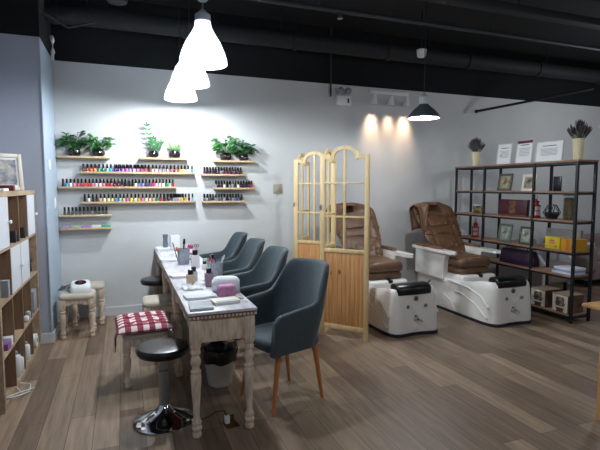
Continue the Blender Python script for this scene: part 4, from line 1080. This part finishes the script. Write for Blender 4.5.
# lanterns
def lantern(label, y, lev, x=4.69, s=1):
    t = thing('red_lantern', label, 'lantern', (x, y, SZt[lev]))
    MB().lathe([(.04 * s, 0), (.042 * s, .012 * s), (.035 * s, .02 * s)], n=12).build('base', M_red, t)
    m = MB()
    for k in range(6):
        a = k * PI / 3; m.cone((.033 * s * math.cos(a), .033 * s * math.sin(a), .018 * s), (.033 * s * math.cos(a), .033 * s * math.sin(a), .10 * s), .003 * s, .003 * s, 6)
    m.lathe([(.036 * s, .058 * s), (.036 * s, .064 * s)], n=12); m.build('cage', M_red, t)
    MB().lathe([(.040 * s, .098 * s), (.041 * s, .106 * s), (.024 * s, .114 * s), (.02 * s, .13 * s), (.03 * s, .134 * s), (.03 * s, .14 * s), (.012 * s, .15 * s), (.008 * s, .165 * s)], n=12).build('roof', M_red, t)
    MB().lathe([(.014 * s, .02 * s), (.014 * s, .07 * s), (.002, .072 * s)], n=12).build('candle', M_cream, t)
    MB().tube([(.016 * s * math.cos(q), 0, .175 * s + .014 * s * math.sin(q)) for q in [2 * PI * i / 12 for i in range(13)]], .002 * s, 6).build('ring', M_red, t)
lantern('small red metal lantern next to the terrarium', 4.30, 3, s=1.4)
lantern('small red metal lantern beside the right armrest of the pedicure chair', 5.33, 2, s=1.35)
# geometric terrarium
t = thing('terrarium', 'black faceted geometric terrarium on the shelf', 'terrarium', (4.69, 4.07, SZt[3]))
lv = [(.05, 0), (.098, .07), (.045, .16)]
m = MB(); g = MB(); pts = [[(r * math.cos(2 * PI * (k + .5 * j) / 6), r * math.sin(2 * PI * (k + .5 * j) / 6), z + .003) for k in range(6)] for j, (r, z) in enumerate(lv)]
for j in range(3):
    for k in range(6):
        m.cone(pts[j][k], pts[j][(k + 1) % 6], .0035, .0035, 6)
        if j < 2:
            m.cone(pts[j][k], pts[j + 1][k], .0035, .0035, 6); m.cone(pts[j][k], pts[j + 1][(k - 1) % 6], .0035, .0035, 6)
m.build('wire_frame', M_frameblk, t)
MB().lathe([(.046, .004), (.08, .055), (.07, .065), (.02, .07)], n=12).build('dark_stones', mat('dark_stones', '1d1e22', .8, var=.3, scale=60), t)
# glass jars with contents
def jar(label, y, lev, r, h, cont, lidm, fill=.9):
    t = thing('glass_jar', label, 'jar', (4.69, y, SZt[lev]))
    MB().lathe([(r * .9, 0), (r * .9, .003), (r * .92, h * fill * .5), (r * .9, h * fill), (r * .2, h * fill + .006)], n=20).build('contents', cont, t)
    MB().loft([[(rr_ * math.cos(2 * PI * i / 24), rr_ * math.sin(2 * PI * i / 24), z) for i in range(24)] for rr_, z in ((r * .98, -.0 + .0), (r, .004), (r, h), (r * .96, h), (r * .96, .002))], True, False).build('glass', mat('thin_glass', 'f0f5f5', .03, trans=1, ior=1.1), t)
    MB().lathe([(r * 1.03, h), (r * 1.03, h + .018), (r * .95, h + .02)], n=24).build('lid', lidm, t)
jar('round glass jar of snacks at the far end shelf', 5.30, 3, .062, .11, mat('beige_snacks', 'b79a6b', .8, var=.4, scale=60), mat('jar_glasslid', 'b9c1c4', .2))
jar('tall glass jar filled with brown beans beside the near upright', 3.85, 3, .058, .275, mat('brown_beans', '7c6a50', .8, var=.5, scale=70), mat('pewter_lid', '55575a', .3, metal=.5))
# grey box + tea boxes
tag(MB().box((0, 0, .11), (.05, .46, .22), .004).build('grey_box', mat('taupe_card', '94908f', .7)), 'wide grey-taupe card box standing behind the yellow tea boxes', 'box').location = (4.815, 4.0, SZt[2])
def teabox(label, y, rz, c, logo, w=.165, h=.125, d=.07, x=4.66):
    t = thing('tea_box', label, 'box', (x, y, SZt[2]), rz)
    MB().box((0, 0, h / 2), (w, d, h), .002).build('carton', mat('tea_' + c, c, .4), t, False)
    if logo:
        R = Matrix.Rotation(PI / 2, 4, 'X')
        MB().lathe([(.043, 0), (.043, .0012)], (-.005, -d / 2, h * .62), 24, R, 1, .5).build('logo_oval', mat('logo_red', 'c01f24', .4), t)
        cu = bpy.data.curves.new('logo_text', 'FONT'); cu.body = 'Lipton'; cu.size = .03; cu.align_x = 'CENTER'; cu.align_y = 'CENTER'; cu.extrude = .0006
        tmp = bpy.data.objects.new('logo_curve', cu); col.objects.link(tmp); me = bpy.data.meshes.new_from_object(tmp); bpy.data.objects.remove(tmp); bpy.data.curves.remove(cu)
        me.name = 'logo_text'; me.materials.clear(); me.materials.append(M_paper); tob = bpy.data.objects.new('logo_text', me); col.objects.link(tob)
        tob.parent = t; tob.location = (-.005, -d / 2 - .002, h * .62); tob.rotation_euler = (PI / 2, 0, 0)
        MB().lathe([(.018, 0), (.018, .001)], (.045, -d / 2, h * .22), 14, R, 1, .6).build('printed_cup', mat('tea_green', '6c8a2c', .5), t)
    else:
        MB().box((0, -d / 2 - .0006, h * .5), (w * .25, .001, h * .9)).build('printed_band', mat('tea_amber', 'b5691a', .4), t, False)
        MB().box((w * .32, -d / 2 - .0006, h * .35), (w * .18, .001, h * .4)).build('printed_patch', MATS['tea_amber'], t, False)
    return t
teabox('yellow tea box with a red oval logo on the shelf', 3.99, -PI / 2, 'c9b22c', True, w=.2, h=.135)
teabox('amber-yellow tea box beside the near shelving upright', 3.775, -PI / 2 + .0, 'c08f20', False, w=.18, h=.135, d=.19, x=4.70)
# purple handbag
t = thing('handbag', 'dark purple handbag with handles lying behind the shelving boards', 'bag', (4.71, 4.55, SZt[1]), -PI / 2)
def bag(k, z): return [(.28 * k * math.copysign(abs(math.cos(a)) ** .35, math.cos(a)), .09 * (.6 + .4 * k) * (1 - z * 1.8) * math.copysign(abs(math.sin(a)) ** .5, math.sin(a)), z) for a in [2 * PI * i / 36 for i in range(36)]]
MB().loft([bag(.96, 0), bag(1, .01), bag(1.0, .08), bag(.93, .15), bag(.86, .175), bag(.8, .18)]).build('bag_body', mat('purple_leather', '2f1b33', .4, var=.15, scale=9), t, ang=50)
for yy in (-.02, .025):
    MB().tube([(-.11, yy, .17), (-.09, yy, .215), (0, yy, .235), (.09, yy, .215), (.11, yy, .17)], .007).build('handle', mat('handle_mauve', '86707c', .5), t)
# stacked papers / pad
for k, (c, n_) in enumerate((('c9d0df', 'lower'), ('8d9cc9', 'middle'), ('dfe3ea', 'upper'))):
    o = MB().box((0, 0, .0125), (.21, .26 - .01 * k, .025), .002).build('paper_pad', mat('pad_' + c, c, .7)); tag(o, 'pale blue-white paper pad on the low shelf, %s of three stacked' % n_, 'paper pad', 'paper pads on the low shelf')
    o.location = (4.715, 3.84 - .008 * k, SZt[1] + .025 * k + .0002 * k)
# ornate boxes on the bottom shelf
def ornate(label, y, lid=True):
    t = thing('ornate_box', label, 'box', (4.705, y, SZt[0]), -PI / 2)
    w, d, h = .20, .24, .20
    MB().box((0, 0, h / 2), (w, d, h), .003).build('box_body', mat('aged_wood_box', '4e372d', .6, scale=10, c2='75594a'), t, False)
    fr = MB(); 
    zz = []
    for (sx) in (-1, 1):
        poly = [(sx * w * .49, .005), (sx * w * .49, h - .005)]
        for k in range(9):
            z_ = h - .005 - (h - .01) * k / 8; poly.append((sx * (w * .49 - (.028 + .012 * (k % 2) + .02 * (abs(k - 4) / 4))), z_))
        fr.extr(poly, .004, Matrix.Translation(Vector((0, -d / 2 - .002, 0))))
    fr.box((0, -d / 2 - .002, h - .015), (w * .6, .004, .022)); fr.box((0, -d / 2 - .002, .06), (w * .6, .004, .014))
    fr.build('white_fretwork', mat('ivory_fretwork', 'cfc6b8', .6), t, False)
    MB().lathe([(.048, 0), (.048, .003)], (0, -d / 2, h * .62), 24, Matrix.Rotation(PI / 2, 4, 'X'), .8, 1).build('oval_picture', mat('sepia_print', '2f2420', .5, scale=20, c2='9b9384'), t)
    MB().lathe([(.03, 0), (.03, .003)], (0, -d / 2, .02 + .012), 20, Matrix.Rotation(PI / 2, 4, 'X'), 1.4, .5).build('medallion', mat('brown_medallion', '5a3529', .5), t)
    MB().box((0, 0, h + .004), (w + .01, d + .01, .008), .002).build('lid', mat('lid_tan', '9c8670', .6), t, False)
ornate('ornate fretwork box with an oval picture on the bottom shelf, farther of the pair', 4.12)
ornate('ornate fretwork box with an oval picture on the bottom shelf, nearer the end upright', 3.82)
tag(MB().box((0, 0, .012), (.22, .34, .024), .003).build('tray', M_linen), 'flat pale tray lying on the bottom shelf at the far side of the ornate boxes', 'tray').location = (4.71, 4.55, SZt[0])

# ------------------------------------------------------------------ sofa beyond the shelving
M_sofa = mat('taupe_upholstery', '8a7a76', .85, var=.08, scale=12); M_sofal = mat('pale_throw', 'c9c9cb', .8)
t = thing('sofa', 'taupe sofa with pale arm covers beyond the shelving unit', 'sofa', (7.35, 5.3, 0), 0)
MB().box((0, 0, .25), (1.9, .8, .3), .04, seg=3).build('sofa_base', M_sofa, t)
MB().box((0, .31, .5), (1.9, .2, .42), .06, seg=4).build('backrest', M_sofa, t)
for s in (-1, 1):
    MB().box((s * .88, -.02, .43), (.2, .86, .42), .06, seg=4).build('armrest', M_sofa, t)
    MB().box((s * .88, -.02, .65), (.225, .7, .03), .012).build('arm_cover', M_sofal, t)
for s in (-1, 1): MB().box((s * .39, -.06, .45), (.76, .68, .14), .04, seg=4).build('seat_cushion', M_sofa, t)
for sx in (-1, 1):
    for sy in (-1, 1): MB().box((sx * .85, sy * .33, .05), (.05, .05, .1), .005).build('leg', M_frameblk, t)
t = thing('side_armchair', 'grey-brown armchair with white side seen through the shelving', 'armchair', (5.62, 5.1, 0), math.radians(10))
MB().box((0, 0, .28), (.62, .66, .3), .05, seg=3).build('seat', M_sofa, t)
MB().box((0, .25, .52), (.62, .14, .4), .06, seg=4).build('backrest', M_sofa, t)
for s in (-1, 1): MB().extr([(-.33, .1), (.33, .1), (.33, .62), (.1, .66), (-.25, .56), (-.33, .45)], .07, Matrix.Translation(Vector((s * .34, 0, 0))) @ Matrix.Rotation(PI / 2, 4, 'Z')).build('side_panel', M_sofal, t)
for sx in (-1, 1):
    for sy in (-1, 1): MB().box((sx * .27, sy * .28, .065), (.04, .04, .13), .004).build('leg', M_frameblk, t)

# ------------------------------------------------------------------ wooden table at the right edge
t = thing('wooden_table', 'light wooden table entering at the right edge of the picture', 'table', (3.0, 1.95, 0), math.radians(0))
MB().box((.3, -.25, .74), (1.08, .88, .02), .003).build('table_top', mat('honey_wood', 'c0935c', .5, scale=4, stretch=(1, 9, 9), c2='a97c48'), t)
for lx, ly in ((-.155, .08), (.75, .08), (-.155, -.6), (.75, -.6)): MB().box((lx, ly, .365), (.045, .045, .73), .004).build('leg', M_pine2, t)

# ------------------------------------------------------------------ camera
cam = bpy.data.cameras.new('camera'); co = bpy.data.objects.new('camera', cam); col.objects.link(co); sc.camera = co
cam.sensor_fit = 'HORIZONTAL'; cam.sensor_width = 36; cam.lens = 467.4 / 600 * 36; cam.clip_start = .05
co.location = (0, 0, 1.5); co.rotation_euler = (math.radians(90 - 4.65), 0, math.radians(-20.7))
w = bpy.data.worlds.new('world'); sc.world = w; w.use_nodes = True
w.node_tree.nodes['Background'].inputs[0].default_value = (.5, .6, .7, 1); w.node_tree.nodes['Background'].inputs[1].default_value = .05
sc.view_settings.view_transform = 'Standard'; sc.view_settings.look = 'None'; sc.view_settings.gamma = 1; sc.view_settings.exposure = .26
sc.view_settings.use_curve_mapping = False
